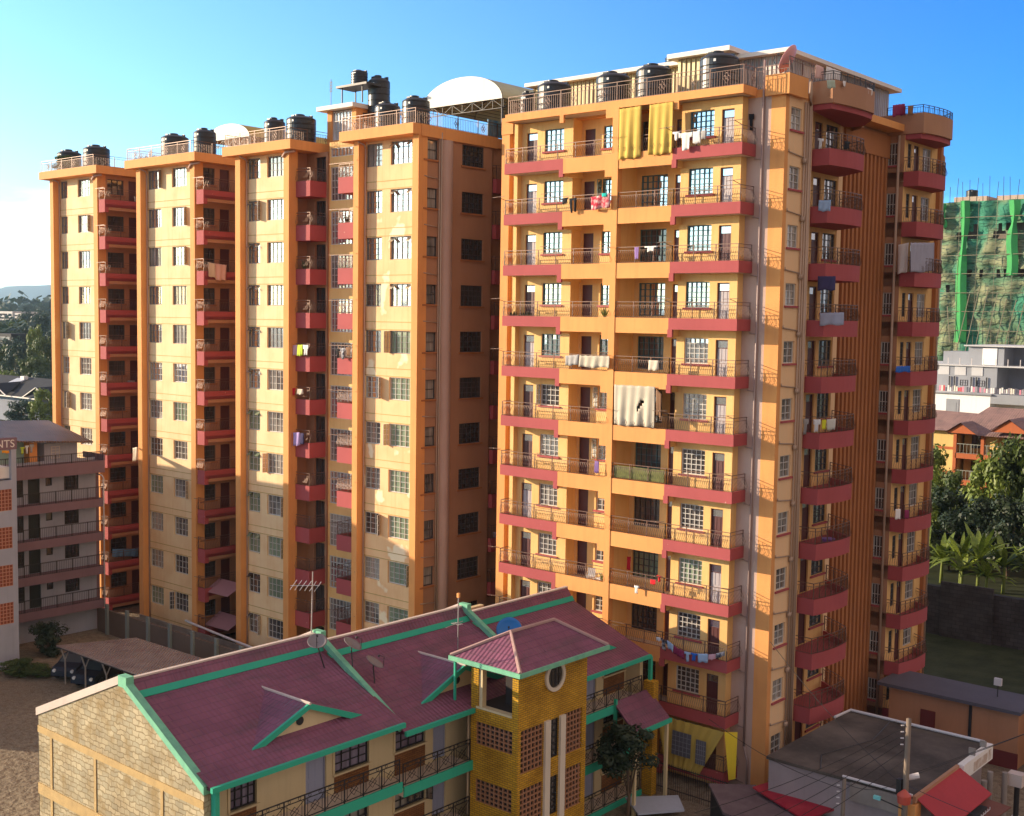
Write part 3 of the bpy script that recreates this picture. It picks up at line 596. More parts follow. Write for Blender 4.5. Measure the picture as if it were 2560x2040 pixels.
wallsheet(m, PX3, 68.2, 73.4, zb, zt-.1, hs, .15); m.box(-30, -28.95, 73.2, 74, zb, zt-.1); m.build('wing_wall', YELLOW, A)
d0 = door(A, PX3, 69.6, 70.4, 8.42, 10.5, DOOR); w1 = window(A, PX3, 70.9, 72.2, 9.1, 10.5, 3, 3, G_CURT, FRAME_L, .08); w2 = window(A, PX3, 68.7, 69.25, 9.1, 10.5, 2, 4, G_SKY, FRAME_D, .08)
for k in range(1, 12):
    for o in (d0, w1, w2): copy_part(o, -FLOOR*k)
m = MB(); m.box(-28.99, -28.7, 73.15, 73.5, zb, zt); m.build('end_pilaster', RIB, A)
# parapets of the flank
m = MB(); m.box(-30.0, -28.68, 53.62, 53.8, 11.1, 12.1); m.box(-28.86, -28.68, 53.8, 55.6, 11.1, 12.1); m.build('parapet', ORANGE, A)
Q2 = round_balcony(-27.75, -28.95, 56.5, 62.6, .3); Q3 = round_balcony(-27.85, -30.0, 68.15, 73.5, .35)
m = MB(); m.ribbon(Q2, 10.98, 12.1, .15); m.ribbon([(-28.9, 62.6), (-30, 63.4), (-30.0, 68.2)], 10.6, 11.9, .15); m.build('parapet', ORANGE_SIDE, A)
m = MB(); m.ribbon([(-30.6, 68.15)]+Q3[1:], 10.95, 12.1, .15); m.build('parapet', ORANGE_SIDE, A)
m = MB(); m.prism([(x-.15 if i else x, y+.1) for i, (x, y) in enumerate(Q2)]+[(-30, 62.6)], 10.7, 10.975); m.build('soffit_band', RED, A)
m = MB(); m.prism([(x-.15 if i else x, y+.1) for i, (x, y) in enumerate(Q3)]+[(-30, 73.4)], 10.65, 10.94); m.build('soffit_band', RED, A)
for q in (Q2, Q3): m = MB(); railing(m, [(x-.08, y+.06) for x, y in q], 12.1, 12.55, .16, 0, gap=.12); m.build('roof_railing', BARS_D, A)
m = MB(); railing(m, [(-28.75, 53.7), (-28.75, 56.4)], 12.1, 12.9, .16, 0); m.build('roof_railing', BARS, A)
# pipework
m = MB()
for y, r in ((55.75, .05), (56.0, .05), (56.25, .075), (56.42, .045)): m.tube([(XC+.09, y, zb), (XC+.09, y, 11.0 if r < .07 else 12.2)], r, 8)
for k in range(12):
    z = 8.5-FLOOR*k; m.tube([(XC+.06, 54.2, z), (XC+.06, 54.2, z-.12), (XC+.06, 55.75, z-.25)], .035, 6); m.box(XC+.05, XC+.2, 55.6, 55.85, z-.55, z-.3)
m.tube([(-28.7, 55.9, 12), (-28.7, 55.9, 11.2), (XC+.1, 56.25, 10.9)], .08, 8); m.build('drain_pipe', PIPE, A, smooth=True)
m = MB(); m.tube([(-30.15, Y5-.08, zb+2.3), (-30.15, Y5-.08, 12.9)], .055, 8); m.tube([(-30.15, Y5-.08, zb+2.3), (-29.9, Y5-.12, zb+1.6), (-29.9, Y5-.12, zb+.2)], .055, 8); m.tube([(XC+.0, 0, 0), (XC, 0, 0)], .001) if 0 else None
for k in range(12): m.tube([(-30.6, Y5-.05, 8.1-FLOOR*k), (-30.15, Y5-.08, 8.05-FLOOR*k)], .03, 6)
m.build('downpipe', plain('grey_downpipe', (.33, .24, .22), .5), A, smooth=True)
m = MB(); m.tube([(-29.25, 68.1, zb), (-29.25, 68.1, 10.9)], .08, 8); m.tube([(-28.78, 73.3, 10.5), (-28.7, 73.6, 10.2), (-28.7, 73.6, zb)], .07, 8); m.build('drain_pipe', PIPE, A, smooth=True)
# ------------------------------------------------------------------ rooftop tanks, canopies, sheds
def tank(x, y, z0, r, h, label, group='black water tanks on the roofs', lid=1):
    b = MB(); prof = [(r, z0)]
    n = 5
    for k in range(n):
        za = z0+h*.84*k/n; zb_ = z0+h*.84*(k+1)/n
        prof += [(r, za+.03), (r, zb_-.06), (r*.975, zb_-.04), (r*.975, zb_-.02)]
    prof += [(r, z0+h*.84), (r*.97, z0+h*.88), (r*.7, z0+h*.95), (r*.32, z0+h*.965)]
    e = empty('water_tank', (x, y, z0), label, 'water tank', group)
    b.lathe(x, y, prof, 32); b.build('tank_body', BLACKP, e, smooth=False)
    l = MB(); l.lathe(x-.15*r, y, [(r*.34, z0+h*.955), (r*.34, z0+h*1.04), (r*.25, z0+h*1.055)], 20); l.build('lid', BLACKP, e)
    s = MB()
    for a in (.6, 2.7, 4.4): s.prism3([(x+r*.62*cos(a)-.14, y+r*.62*sin(a), z0+h*.86), (x+r*.62*cos(a)+.14, y+r*.62*sin(a), z0+h*.86), (x+r*.62*cos(a)+.14, y+r*.62*sin(a), z0+h*1.0), (x+r*.62*cos(a)-.14, y+r*.62*sin(a), z0+h*1.0)], (0, .12, 0))
    s.build('lifting_lug', BLACKP, e)
    s = MB(); a = -1.25; s.box(x+r*cos(a)-.26, x+r*cos(a)+.05, y+r*sin(a)-.02, y+r*sin(a)+.06, z0+h*.74, z0+h*.80); s.build('maker_plate', plain('plate', (.6, .6, .6)), e)
    p = MB(); p.tube([(x-r-.12, y, z0), (x-r-.12, y, z0+h*.93), (x-r*.6, y, z0+h*.95)], .025, 6); p.build('fill_pipe', BARS_D, e)
    return e
W_ = 'black water tank'
tank(-95.05, 52.8, 11.42, .98, 1.98, W_+' partly behind a green shrub, on the leftmost tower')
tank(-90.74, 52.8, 11.42, 1.05, 2.02, W_+' clear of the shrub, right one of two on the leftmost tower')
tank(-79.57, 52.8, 11.42, 1.03, 1.96, W_+' on the second tower, the one away from the arched canopy')
tank(-75.72, 52.8, 11.42, .82, 2.02, W_+' on the second tower, beside the arched canopy')
tank(-67.54, 52.8, 11.42, .73, 2.0, W_+' on the third tower, smaller left one of its pair')
tank(-64.68, 52.8, 11.42, 1.0, 1.94, W_+' on the third tower, wide right one of its pair')
tank(-56.21, 52.8, 11.42, .81, 1.92, W_+' on the fourth tower, below the stair head house')
tank(-53.67, 52.8, 11.42, .86, 2.0, W_+' at the right corner of the fourth tower, beside the white canopy')
tank(-59.93, 55.5, 13.4, .74, 2.4, 'tall black water tank standing behind the small steel tank stand')
tank(-60.87, 54.6, 15.2, .56, 1.0, 'slim black water tank up on the steel tank stand')
tank(-46.03, 54.4, 11.5, .42, 1.64, 'slim black water tank at the left end of the yellow block roof')
tank(-44.08, 54.5, 11.5, .99, 2.02, W_+' second from the left on the yellow block roof')
tank(-39.92, 54.5, 11.5, .95, 2.02, W_+' behind a blue cloth on the yellow block railing')
tank(-37.21, 54.5, 11.5, .98, 2.1, W_+' just left of the rooftop shed corner, yellow block')
tank(-33.25, 54.6, 11.5, 1.0, 2.25, 'biggest and tallest black water tank on the yellow block roof')
tank(-39.0, 59, 14.4, .42, .7, 'small dark drum tank lying above the shed roof fascia')
# head house between towers 3 and 4
hh = empty('stair_head_house', (-62, 55, 11.4), 'small rooftop stair house with white slab roof and tall white windows', 'rooftop hut')
m = MB(); m.box(-63.4, -62.95, 54, 54.4, 11.4, 13.67); m.box(-60.95, -60.5, 54, 54.4, 11.4, 13.67); m.box(-63.4, -60.5, 54.4, 57.5, 11.4, 13.66); m.box(-62.95, -60.95, 54.02, 54.35, 11.4, 11.7); m.build('wall', ORANGE, hh)
window(hh, P_of('y', 54.0), -62.95, -60.95, 11.7, 13.6, 6, 3, glass('milky_glass', (.75, .76, .78), (.6, .62, .66)), FRAME_L, .12)
window(hh, P_of('x', -60.5), 54.6, 55.9, 12.0, 13.4, 3, 3, G_DARK, FRAME_D, -.02)
m = MB(); m.box(-63.95, -60.3, 53.5, 58, 13.67, 13.95); m.build('roof', WHITE, hh)
st = empty('tank_stand', (-60.4, 54.6, 13.95), 'black steel table-like stand on the stair house roof', 'tank stand')
m = MB(); m.prism([(-62.3, 53.8), (-59.3, 53.8), (-59.3, 55.4), (-62.3, 55.4)], 15.06, 15.2); m.build('platform', BARS_D, st)
for x in (-61.9, -59.9):
    for y in (54.0, 55.2): m = MB(); m.tube([(x, y, 13.95), (x, y, 15.08)], .05, 6); m.build('leg', BARS_D, st)
an = empty('mast_aerial', (-63.5, 54.4, 13.95), 'thin mast with stacked loops beside the stair house', 'aerial')
m = MB(); m.tube([(-63.5, 54.4, 13.95), (-63.5, 54.4, 15.9)], .025, 6)
m.build('mast', BARS_D, an); m = MB()
for q in range(4): m.tube([(-63.62, 54.4, 15.1+q*.2), (-63.38, 54.4, 15.1+q*.2)], .018, 5); 
m.tube([(-63.6, 54.4, 15.05), (-63.6, 54.4, 15.75), (-63.4, 54.4, 15.75), (-63.4, 54.4, 15.05)], .015, 5, closed=True); m.build('loops', BARS_D, an)
# fabric arch canopies
CAN = paint('white_canopy_fabric', (.86, .84, .76), dirt=.2, bump=0, rough=.6); CAN_B = paint('olive_canopy_fabric', (.50, .50, .34), dirt=.3, bump=0)
def arch_canopy(x0, x1, y0, y1, zb_, h, label, lunette, rim):
    e = empty('arched_canopy', ((x0+x1)/2, y0, 11.42), label, 'canopy', 'arched canopies on the roofs')
    n = 24; cx = (x0+x1)/2; a = (x1-x0)/2
    arc = [(cx-a*cos(pi*q/n), zb_+h*sin(pi*q/n)) for q in range(n+1)]
    m = MB()
    for (xa, za), (xb, zb2) in zip(arc, arc[1:]): m.face([(xa, y0, za), (xb, y0, zb2), (xb, y1, zb2), (xa, y1, za)])
    m.build('roof_sheet', rim, e, smooth=True)
    m = MB(); m.prism3([(x, y0-.02, z) for x, z in arc], (0, .03, 0)); m.build('end_sheet', lunette, e)
    m = MB()
    for y in (y0+.02, (y0+y1)/2, y1): m.tube([(x, y, z-.03) for x, z in arc], .04, 6)
    k = 8
    for q in range(k+1):
        x = x0+(x1-x0)*q/k; m.tube([(x, y0+.1, zb_), (x, y0+.1, zb_-.55)], .03, 5)
        if q < k: m.tube([(x, y0+.1, zb_ if q % 2 else zb_-.55), (x+(x1-x0)/k, y0+.1, zb_-.55 if q % 2 else zb_)], .025, 5)
        m.tube([(x1-.05, y0+(y1-y0)*q/k, zb_), (x1-.05, y0+(y1-y0)*q/k, zb_-.55)], .03, 5)
        if q < k: m.tube([(x1-.05, y0+(y1-y0)*q/k, zb_ if q % 2 else zb_-.55), (x1-.05, y0+(y1-y0)*(q+1)/k, zb_-.55 if q % 2 else zb_)], .025, 5)
        m.tube([(x, y0, zb_), (x, y1, zb_)], .02, 4)
    m.tube([(x0, y0+.1, zb_-.55), (x1, y0+.1, zb_-.55), (x1, y1, zb_-.55)], .03, 5); m.tube([(x0, y0+.1, zb_), (x1, y0+.1, zb_), (x1, y1, zb_)], .03, 5); m.build('truss', BARS_D, e)
    for x in (x0+.1, x1-.1):
        for y in (y0+.1, y1-.1): p = MB(); p.tube([(x, y, 11.42), (x, y, zb_)], .06, 6); p.build('post', BARS_D, e)
    return e
arch_canopy(-56.3, -49.4, 56, 66, 13.4, 1.65, 'large white arched canopy between the fourth tower and the yellow block', CAN, CAN_B)
arch_canopy(-80.4, -74.9, 56.2, 66, 13.3, 1.15, 'smaller arched canopy with white end and ochre rim on the second tower', CAN, paint('ochre_canopy', (.55, .40, .12), bump=0))
m = MB()
rn = random.Random(5); fs = MB(); fs.box(-51.7, -51.62, 57.2, 61.5, 11.45, 12.5); mesh_thing(fs, 'blue_tarpaulin', paint('blue_tarp', (.10, .28, .50), dirt=.6, dirtcol=(.5, .6, .65), scale=2, bump=0), (-51.65, 59.3, 11.45), 'blue and white tarpaulin behind the roof railing under the white canopy', 'tarpaulin')
# sheds on the yellow block
SHY = corrug('yellow_corrugated_sheet', (.62, .50, .24), (.45, .36, .20), .3); SHG = corrug('grey_corrugated_sheet', (.50, .47, .44), (.30, .27, .27), .26)
sh = empty('rooftop_shed', (-40, 60, 11.5), 'long corrugated sheet shed with white fascia on the yellow block', 'rooftop shed')
m = MB(); m.box(-48.2, -36.9, 57.5, 70, 11.5, 14.1); m.build('sheet_wall', SHY, sh)
m = MB(); m.box(-36.9, -34.0, 56.3, 70, 11.5, 14.16); m.build('sheet_wall', SHY, sh)
m = MB(); m.box(-34.0, -30.9, 57.3, 70.2, 11.5, 13.9); m.build('sheet_wall', SHG, sh)
m = MB(); m.box(-48.5, -36.9, 57, 70.4, 14.1, 14.32); m.box(-37.3, -33.4, 55.8, 70.5, 14.17, 14.42); m.box(-34, -30.45, 56.8, 71, 13.9, 14.12); m.build('fascia', WHITE, sh)
# satellite dishes
def dish(c, r, aim, label, mat, mast=None, arm=True, cat='satellite dish'):
    c = Vector(c); aim = Vector(aim).normalized(); u = aim.cross(Vector((0, 0, 1))).normalized(); v = u.cross(aim)
    base = Vector(mast) if mast else c-Vector((0, 0, r))
    e = empty('satellite_dish', tuple(base), label, cat, 'satellite dishes'); m = MB(); n = 28; rings = []
    for q in range(6):
        t = q/5; i = len(m.v); m.v += [tuple(c+(u*cos(2*pi*k/n)+v*sin(2*pi*k/n))*r*max(.001, t)-aim*(.28*r*(1-t*t))) for k in range(n)]; rings.append(i)
    for a, b in zip(rings, rings[1:]):
        for k in range(n): m.f.append((a+k, a+(k+1) % n, b+(k+1) % n, b+k)); m.m.append(0)
    o = m.build('reflector', mat, e, smooth=True); so = o.modifiers.new('thick', 'SOLIDIFY'); so.thickness = .02
    m = MB(); m.tube([c-v*r*.95, c-v*r*.5+aim*r*.9, c+aim*r*.75], .015, 5); m.tube([c+aim*r*.8, c+aim*r*.62], .05, 6); m.build('feed_arm', BARS_D, e)
    m = MB(); m.tube([c-aim*r*.28, c-aim*r*.35-Vector((0, 0, .12)), base], .028, 6); m.build('mast', BARS_D, e); return e
dish((-29.15, 54.2, 12.9), .72, (-.95, -.15, .55), 'pink satellite dish on the top right corner of the yellow block', plain('pink_dish', (.78, .36, .36), .5), (-28.9, 54.3, 12.1))
# shrub on the leftmost roof
def leaf_mat(name, c1, c2):
    m = bpy.data.materials.new(name); t, P, N, L = nodes_of(m); v = pos_map(N, L); a = noise(N, L, v, .7, 3, .35, .65); b = noise(N, L, v, 9, 2, .3, .7)
    c = mixc(N, L, a, c1, c2); c = mixc(N, L, b, c, tuple(x*.6 for x in c1)); L.new(c, P.inputs['Base Color']); P.inputs['Roughness'].default_value = .55
    tr = N.new('ShaderNodeBsdfTranslucent'); L.new(c, tr.inputs[0]); mx = N.new('ShaderNodeMixShader'); mx.inputs[0].default_value = .25
    L.new(P.outputs[0], mx.inputs[1]); L.new(tr.outputs[0], mx.inputs[2]); L.new(mx.outputs[0], N['Material Output'].inputs[0]); return m
LEAF = leaf_mat('leaf_green', (.06, .105, .022), (.15, .21, .04)); LEAF_D = leaf_mat('dark_leaf', (.02, .045, .02), (.045, .075, .03)); LEAF_Y = leaf_mat('sunlit_bright_leaf', (.13, .20, .03), (.32, .40, .05))  # LEAF_Y is yellow-green with sunlight put into its colour
LEAF_B = leaf_mat('blue_green_leaf', (.03, .07, .045), (.06, .11, .07))
BARK = paint('bark', (.14, .10, .07), rough=.95, scale=2)
def crown_mesh(seed, n_clumps=26, per=150, leaf=.26, flat=1.0, elong=1.0):
    """unit crown: leaf clumps scattered through a lumpy volume with gaps, radius about 1"""
    rnd = random.Random(seed); v = []; f = []
    for c in range(n_clumps):
        a = rnd.uniform(0, 2*pi); zz = rnd.uniform(-.75, .9); rr = sqrt(max(.05, 1-zz*zz))*rnd.uniform(.25, .95)
        cx, cy, cz = cos(a)*rr, sin(a)*rr, zz*flat; cr_ = rnd.uniform(.20, .42)
        for k in range(per):
            d = Vector((rnd.gauss(0, 1), rnd.gauss(0, 1), rnd.gauss(0, .8))).normalized()*cr_*rnd.uniform(.55, 1.08)
            p = Vector((cx, cy, cz))+d; s = leaf*rnd.uniform(.5, 1.1)*.35
            nrm = (d.normalized()+Vector((rnd.uniform(-.7, .7), rnd.uniform(-.7, .7), rnd.uniform(-.2, .9)))).normalized()
            t = nrm.cross(Vector((rnd.uniform(-1, 1), rnd.uniform(-1, 1), rnd.uniform(-1, 1)))).normalized(); b = nrm.cross(t)
            i = len(v); v += [tuple(p+t*s), tuple(p+b*s*.45), tuple(p-t*s*.9), tuple(p-b*s*.45)]; f.append((i, i+1, i+2, i+3))
    me = bpy.data.meshes.new('crown'); me.from_pydata(v, [], f); me.update(); return me
CROWNS = [crown_mesh(s, 30, 130, .30) for s in (1, 2, 3)]; CROWN_T = crown_mesh(9, 34, 120, .26, 1.25)
def tree(x, y, z0, h, r, label, mat=None, cr=None, group=None, trunk_h=None, cat='tree', name='tree', rot=0):
    e = empty(name, (x, y, z0), label, cat, group); me = (CROWNS[int(abs(x*7+y*3)) % 3] if cr is None else cr).copy(); me.materials.append(mat or LEAF)
    o = bpy.data.objects.new('crown', me); C.objects.link(o); o.parent = e; ch = h*.5 if trunk_h is None else (h-trunk_h)/2
    o.location = (0, 0, h-ch); o.scale = (r, r, ch); o.rotation_euler = (0, 0, rot or (x*1.7) % 6.28)
    t = MB(); th = h-ch; rr = max(.08, h*.022); rnd = random.Random(int(x*13+y))
    pts = [(x, y, z0-.1), (x+rnd.uniform(-.1, .1)*r, y, z0+th*.4), (x+rnd.uniform(-.15, .15)*r, y+rnd.uniform(-.1, .1)*r, z0+th*.9)]; t.tube(pts, rr, 7, r1=rr*.6)
    for k in range(6):
        a = rnd.uniform(0, 6.28); t.tube([pts[1 if k < 3 else 2], (x+cos(a)*r*.35, y+sin(a)*r*.35, z0+th*.95), (x+cos(a)*r*.7, y+sin(a)*r*.7, z0+th+ch*.25)], rr*.45, 5, r1=rr*.12)
    t.build('trunk', BARK, e, smooth=True); return e
tree(-93.9, 51.8, 11.42, 1.35, 1.0, 'bushy green potted shrub on the leftmost tower roof', LEAF, cat='shrub', name='shrub')
tree(-87.6, 56.5, 11.42, 1.3, 1.6, 'dark spiky shrubs beside the railing right of the leftmost tanks', LEAF_D, cat='shrub', name='shrub')
# ------------------------------------------------------------------ house with purple tiled roof
TILE = tiles('purple_roof_tiles', (.25, .085, .145), (.175, .06, .105)); TEAL = paint('teal_paint', (.04, .42, .27), dirt=.2, dirtcol=(.02, .28, .26), bump=.05)
TEAL_L = paint('weathered_mint_coping', (.20, .52, .33), dirt=.5, dirtcol=(.10, .26, .22), scale=3); CAPW = paint('pale_coping', (.62, .52, .46), dirt=.3)
STONE = brick('rough_stone_blocks', (.52, .44, .29), (.37, .33, .23), (.31, .245, .14), .42, .21, .018, stain=(.30, .22, .11), bump=1.0)
BEAM = paint('tan_ring_beam', (.52, .36, .16), dirt=.5, scale=2, dirtcol=(.28, .2, .1), bump=.6)
YBR = brick('yellow_glazed_brick', (.66, .37, .03), (.52, .28, .02), (.16, .10, .03), .28, .095, .012, rough=.45, bump=.5)
RBR = brick('red_brick', (.32, .14, .045), (.24, .10, .035), (.09, .05, .03), .28, .085, .01)
HW = paint('buff_plaster', (.68, .56, .33), dirt=.2)
H = empty('purple_roof_house', (-39, 37, GZ), 'long three-storey house with purple tiled roof and teal eaves in the foreground', 'house')
XE, XR, XB, XF_ = -33.6, -39.15, -45.25, -34.9
secs = [(23.55, 32.75, -16.2, -13.95), (32.75, 41.9, -16.6, -14.35), (41.9, 50.1, -17.0, -14.75)]
def slope_uv(p, x0, z0): return (p[1], hypot(p[0]-x0, p[2]-z0))
for i, (ya, yb, ze, zr) in enumerate(secs):
    r = MB(); xr = XR+.45
    for a, b in (((XE, ze), (xr, zr-.25)),):
        pts = [(a[0], ya, a[1]), (a[0], yb, a[1]), (b[0], yb, b[1]), (b[0], ya, b[1])]; r.face(pts, 0, [slope_uv(p, XE, ze) for p in pts])
        u = [(a[0], ya, a[1]-.1), (a[0], yb, a[1]-.1), (b[0], yb, b[1]-.1), (b[0], ya, b[1]-.1)]; r.face(u[::-1], 0, [slope_uv(p, XE, ze) for p in u])
    pts = [(xr, ya, zr-.12), (xr, yb, zr-.12), (XR+.1, yb, zr+.36), (XR+.1, ya, zr+.36)]; r.face(pts, 0, [slope_uv(p, xr, zr) for p in pts])
    pts = [(XR+.1, ya, zr+.36), (XR+.1, yb, zr+.36), (XB-.2, yb, ze+.05), (XB-.2, ya, ze+.05)]; r.face(pts, 0, [slope_uv(p, XR, zr) for p in pts])
    pts = [(XB-.2, ya, ze-.05), (XB-.2, yb, ze-.05), (XE, yb, ze-.1), (XE, ya, ze-.1)]; r.face(pts, 0, [(p[1], p[0]) for p in pts])
    ro = r.build('roof', TILE, H)
    m = MB(); m.box(XE, XE+.13, ya, yb-.05, ze-.16, ze+.03); sub(m, 'gutter', TEAL, ro)
    m = MB(); m.prism3([(xr+.12, ya+.3, zr-.33), (xr-.02, ya+.3, zr-.10), (xr+.02, ya+.3, zr-.05), (xr+.17, ya+.3, zr-.28)], (0, yb-ya-.3, 0)); sub(m, 'ridge_flashing', TEAL, ro)
    m = MB(); m.box(XR-.02, XR+.16, ya, yb, zr+.33, zr+.40); sub(m, 'ridge_cap', CAPW, ro)
# gable and stepped parapets
def parapet(y, ze, zr, t=.28, up=.25, mats=(TEAL_L, CAPW), full=True):
    m = MB(); xa = XE-.25
    m.prism3([(xa, y, ze+.02), (XR, y, zr+up+.3), (XR, y, zr+up+.05), (xa, y, ze-.28)], (0, t, 0), 0)
    m.prism3([(XR, y, zr+up+.3), (XB-.12, y, ze+.17), (XB-.12, y, ze-.15), (XR, y, zr+up-.02)], (0, t, 0), 1)
    m.box(XR-.05, XR+.5, y-.004, y+t+.02, zr+up-.1, zr+up+.305, 0)
    m.build('parapet_coping', list(mats), H)
parapet(23.45, -16.2, -13.95, .3); parapet(32.68, -16.35, -14.0, .25); parapet(41.8, -16.8, -14.4, .25)
m = MB(); m.prism3([(-33.9, 23.5, GZ), (-33.9, 23.5, -16.3), (XR, 23.5, -13.75), (XB, 23.5, -16.2), (XB, 23.5, GZ)], (0, .3, 0)); m.build('gable_wall', STONE, H)
m = MB(); m.box(XB-.01, -33.89, 23.46, 23.5, -17.0, -16.72); m.box(XB-.01, -33.89, 23.45, 23.5, -19.55, -19.1)
for x in (-44.3, -41.0, -36.5): m.box(x, x+.16, 23.465, 23.5, GZ, -16.75)
m.build('ring_beam', BEAM, H)
m = MB(); m.tube([(XB-.1, 23.6, GZ), (XB-.1, 23.6, -17.2), (XB-.15, 23.6, -16.8)], .06, 8); m.build('downpipe', BARS_D, H, smooth=True)
m = MB(); m.box(XB, XB+.3, 23.8, 50, GZ, -16.35); m.box(XB+.3, -34.0, 49.8, 50.05, GZ, -17.1); m.box(-45, -35.2, 23.85, 49.8, GZ, -17.15); m.build('body', HW, H)
wn = [(25.28, 26.45), (30.2, 32.0), (33.45, 35.2), (47.9, 49.65)]; dn = [(28.78, 29.8), (35.7, 36.5), (46.3, 47.3)]
PH = P_of('x', XF_); FL = 2.5
hs = []; 
for k in range(3): hs += [(a, b, -18.05-FL*k+.12, -16.85-FL*k-.05-(.4 if a > 40 else 0)) for a, b in wn]+[(a, b, -18.95-FL*k, -16.95-FL*k-(.25 if a > 33 else 0)) for a, b in dn]
m = MB(); wallsheet(m, PH, 23.8, 49.8, GZ, -16.7, hs, .2); m.build('facade', HW, H)
BLUEC = glass('blue_curtain_glass', (.20, .25, .42), (.26, .32, .52), 1.5)
for k in range(3):
    for i, (a, b) in enumerate(wn):
        zt_ = -16.9-FL*k-(.4 if a > 40 else 0); zb_ = -17.93-FL*k
        w_ = window(H, PH, a, b, zb_, zt_, 4, 3, glass('purple_curtain_glass', (.10, .06, .10), (.28, .24, .32), 1.6) if k == 0 and i < 3 else G_CURT, BARS_D, .08, seed=i+k*9, open_sash=1 if (k == 1 and i == 2) else 0)
        m = MB(); pbox(m, PH, a, b, -.03, .02, -18.94-FL*k, zb_-.07); m.box(0, 0, 0, 0, 0, 0) if 0 else None; m.build('brick_apron', RBR, H)
        m = MB(); pbox(m, PH, a-.1, b+.1, -.12, .04, zb_-.07, zb_); pbox(m, PH, a-.1, a, -.05, .02, zb_, zt_); pbox(m, PH, b, b+.1, -.05, .02, zb_, zt_); m.build('window_surround', HW, H)
    for a, b in dn:
        d_ = door(H, PH, a, b, -18.93-FL*k, -16.98-FL*k-(.25 if a > 33 else 0), plain('grey_blue_door', (.30, .33, .45), .5), leaf=plain('grey_blue_door_leaf', (.34, .37, .50), .5), glazed_top=False)
TR = [(28.14, 0)]
def house_rail(y0, y1, z, x=-33.72):
    m = MB(); m.tube([(x, y0, z+.98), (x, y1, z+.98)], .028); m.tube([(x, y0, z+.82), (x, y1, z+.82)], .02); m.tube([(x, y0, z+.12), (x, y1, z+.12)], .022); n = max(1, int(round((y1-y0)/.95))); s = (y1-y0)/n
    for k in range(n+1): y = y0+s*k; m.box(x-.02, x+.02, y-.02, y+.02, z, z+.98)
    for k in range(n):
        a = y0+s*k; b = a+s; c = (a+b)/2; m.tube([(x, a+.02, z+.14), (x, b-.02, z+.8)], .013); m.tube([(x, b-.02, z+.14), (x, a+.02, z+.8)], .013)
        m.tube([(x, c, z+.66), (x, c+.2, z+.46), (x, c, z+.26), (x, c-.2, z+.46)], .014, closed=True)
        for q in (-.36, .36): m.tube([(x, c+q*s, z+.12), (x, c+q*s, z+.82)], .012)
        for yy in (a+s*.25, a+s*.75): m.tube([(x, yy+.06*cos(t*pi/4), z+.9+.06*sin(t*pi/4)) for t in range(8)], .012, closed=True)
    return m
for k in range(3):
    z = -18.95-FL*k
    for (a, b, dz) in ((23.85, 32.65, .25), (32.75, 36.8, .0), (41.5, 49.6, -.05)):
        s = MB(); s.box(XF_, -33.65, a, b, z-.3+dz-.02, z+dz-.02, 0); s.box(-33.65, -33.58, a, b, z-.32+dz, z+.1+dz, 1); sl = s.build('walkway', [SOFFIT, TEAL], H)
        sub(house_rail(a+.05, b-.05, z+dz+.02), 'railing', BARS_D, sl)
m = MB()
m.box(-33.85, -33.6, 23.75, 23.93, GZ, -16.3); m.build('corner_post', TEAL, H)
# dormers
def dormer(yc, xf, zf, hw, zr_off, label=None):
    """small gabled dormer: front face at x = xf, ridge running back into the slope"""
    za = zf; ze_ = zf-1.12; xb = -37.9
    r = MB()
    for s_ in (-1, 1):
        pts = [(xf+.25, yc, za), (xf+.25, yc+s_*hw, ze_), (xb, yc, za+.0)]
        pts2 = [(xf+.25, yc, za), (xf+.25, yc+s_*hw, ze_), (xf-.35, yc+s_*hw*.98, ze_+.02), (xb, yc, za)]; r.face(pts2, 0, [(p[0], hypot(p[1]-yc, p[2]-za)) for p in pts2])
    d = r.build('dormer', TILE, H)
    m = MB(); m.prism3([(xf+.03, yc, za-.18), (xf+.03, yc-hw*.86, ze_+.02), (xf+.03, yc+hw*.86, ze_+.02)], (-.08, 0, 0)); sub(m, 'gable_panel', HW, d)
    m = MB()
    for s_ in (-1, 1): m.prism3([(xf+.27, yc, za+.02), (xf+.27, yc+s_*hw, ze_+.02), (xf+.27, yc+s_*(hw-.25), ze_-.14), (xf+.27, yc, za-.2)], (-.1, 0, 0))
    sub(m, 'bargeboard', TEAL, d)
    m = MB(); m.tube([(xf+.3, yc, za+.02), (xb, yc, za+.02)], .06, 6); sub(m, 'ridge_cap', CAPW, d)
    m = MB(); m.tube([(xf+.01, yc-.3, za-.62), (xf+.07, yc-.3, za-.62)], .17, 16); sub(m, 'round_vent', BARS_D, d)
dormer(28.75, -34.9, -14.72, 2.75, 0); dormer(37.45, -34.95, -15.1, 2.75, 0); dormer(46.0, -34.95, -15.5, 2.75, 0)
# brick stair tower
T = empty('brick_stair_tower', (-32.4, 39.1, GZ), 'yellow brick stair tower with round window and hipped purple roof', 'stair tower')
tx0, tx1, ty0, ty1 = -33.74, -31.1, 36.8, 41.45
PT, PTf = P_of('y', ty0), P_of('x', tx1)
lat = [(-33.42, -31.4, -17.1-FL*k+.02-1.0, -17.1-FL*k) for k in range(3)]
m = MB(); wallsheet(m, PT, tx0, tx1, GZ, -16.45, lat, .12)
m.box(tx0, tx0+.42, ty0, ty0+.3, -16.45, -14.6); m.box(tx1-.33, tx1-.004, ty0, ty0+.3, -16.45, -14.6)
lat2 = [(37.0, 38.45, -18.9-FL*k*1.0, -17.05-FL*k) for k in range(3)]+[(39.9, 41.25, -18.85-FL*k, -17.0-FL*k) for k in range(3)]
sl_ = [(38.82, 39.5, -18.75-FL*k, -17.05-FL*k) for k in range(3)]
wallsheet(m, PTf, ty0, ty1, GZ, -14.6, lat2+sl_, .12)
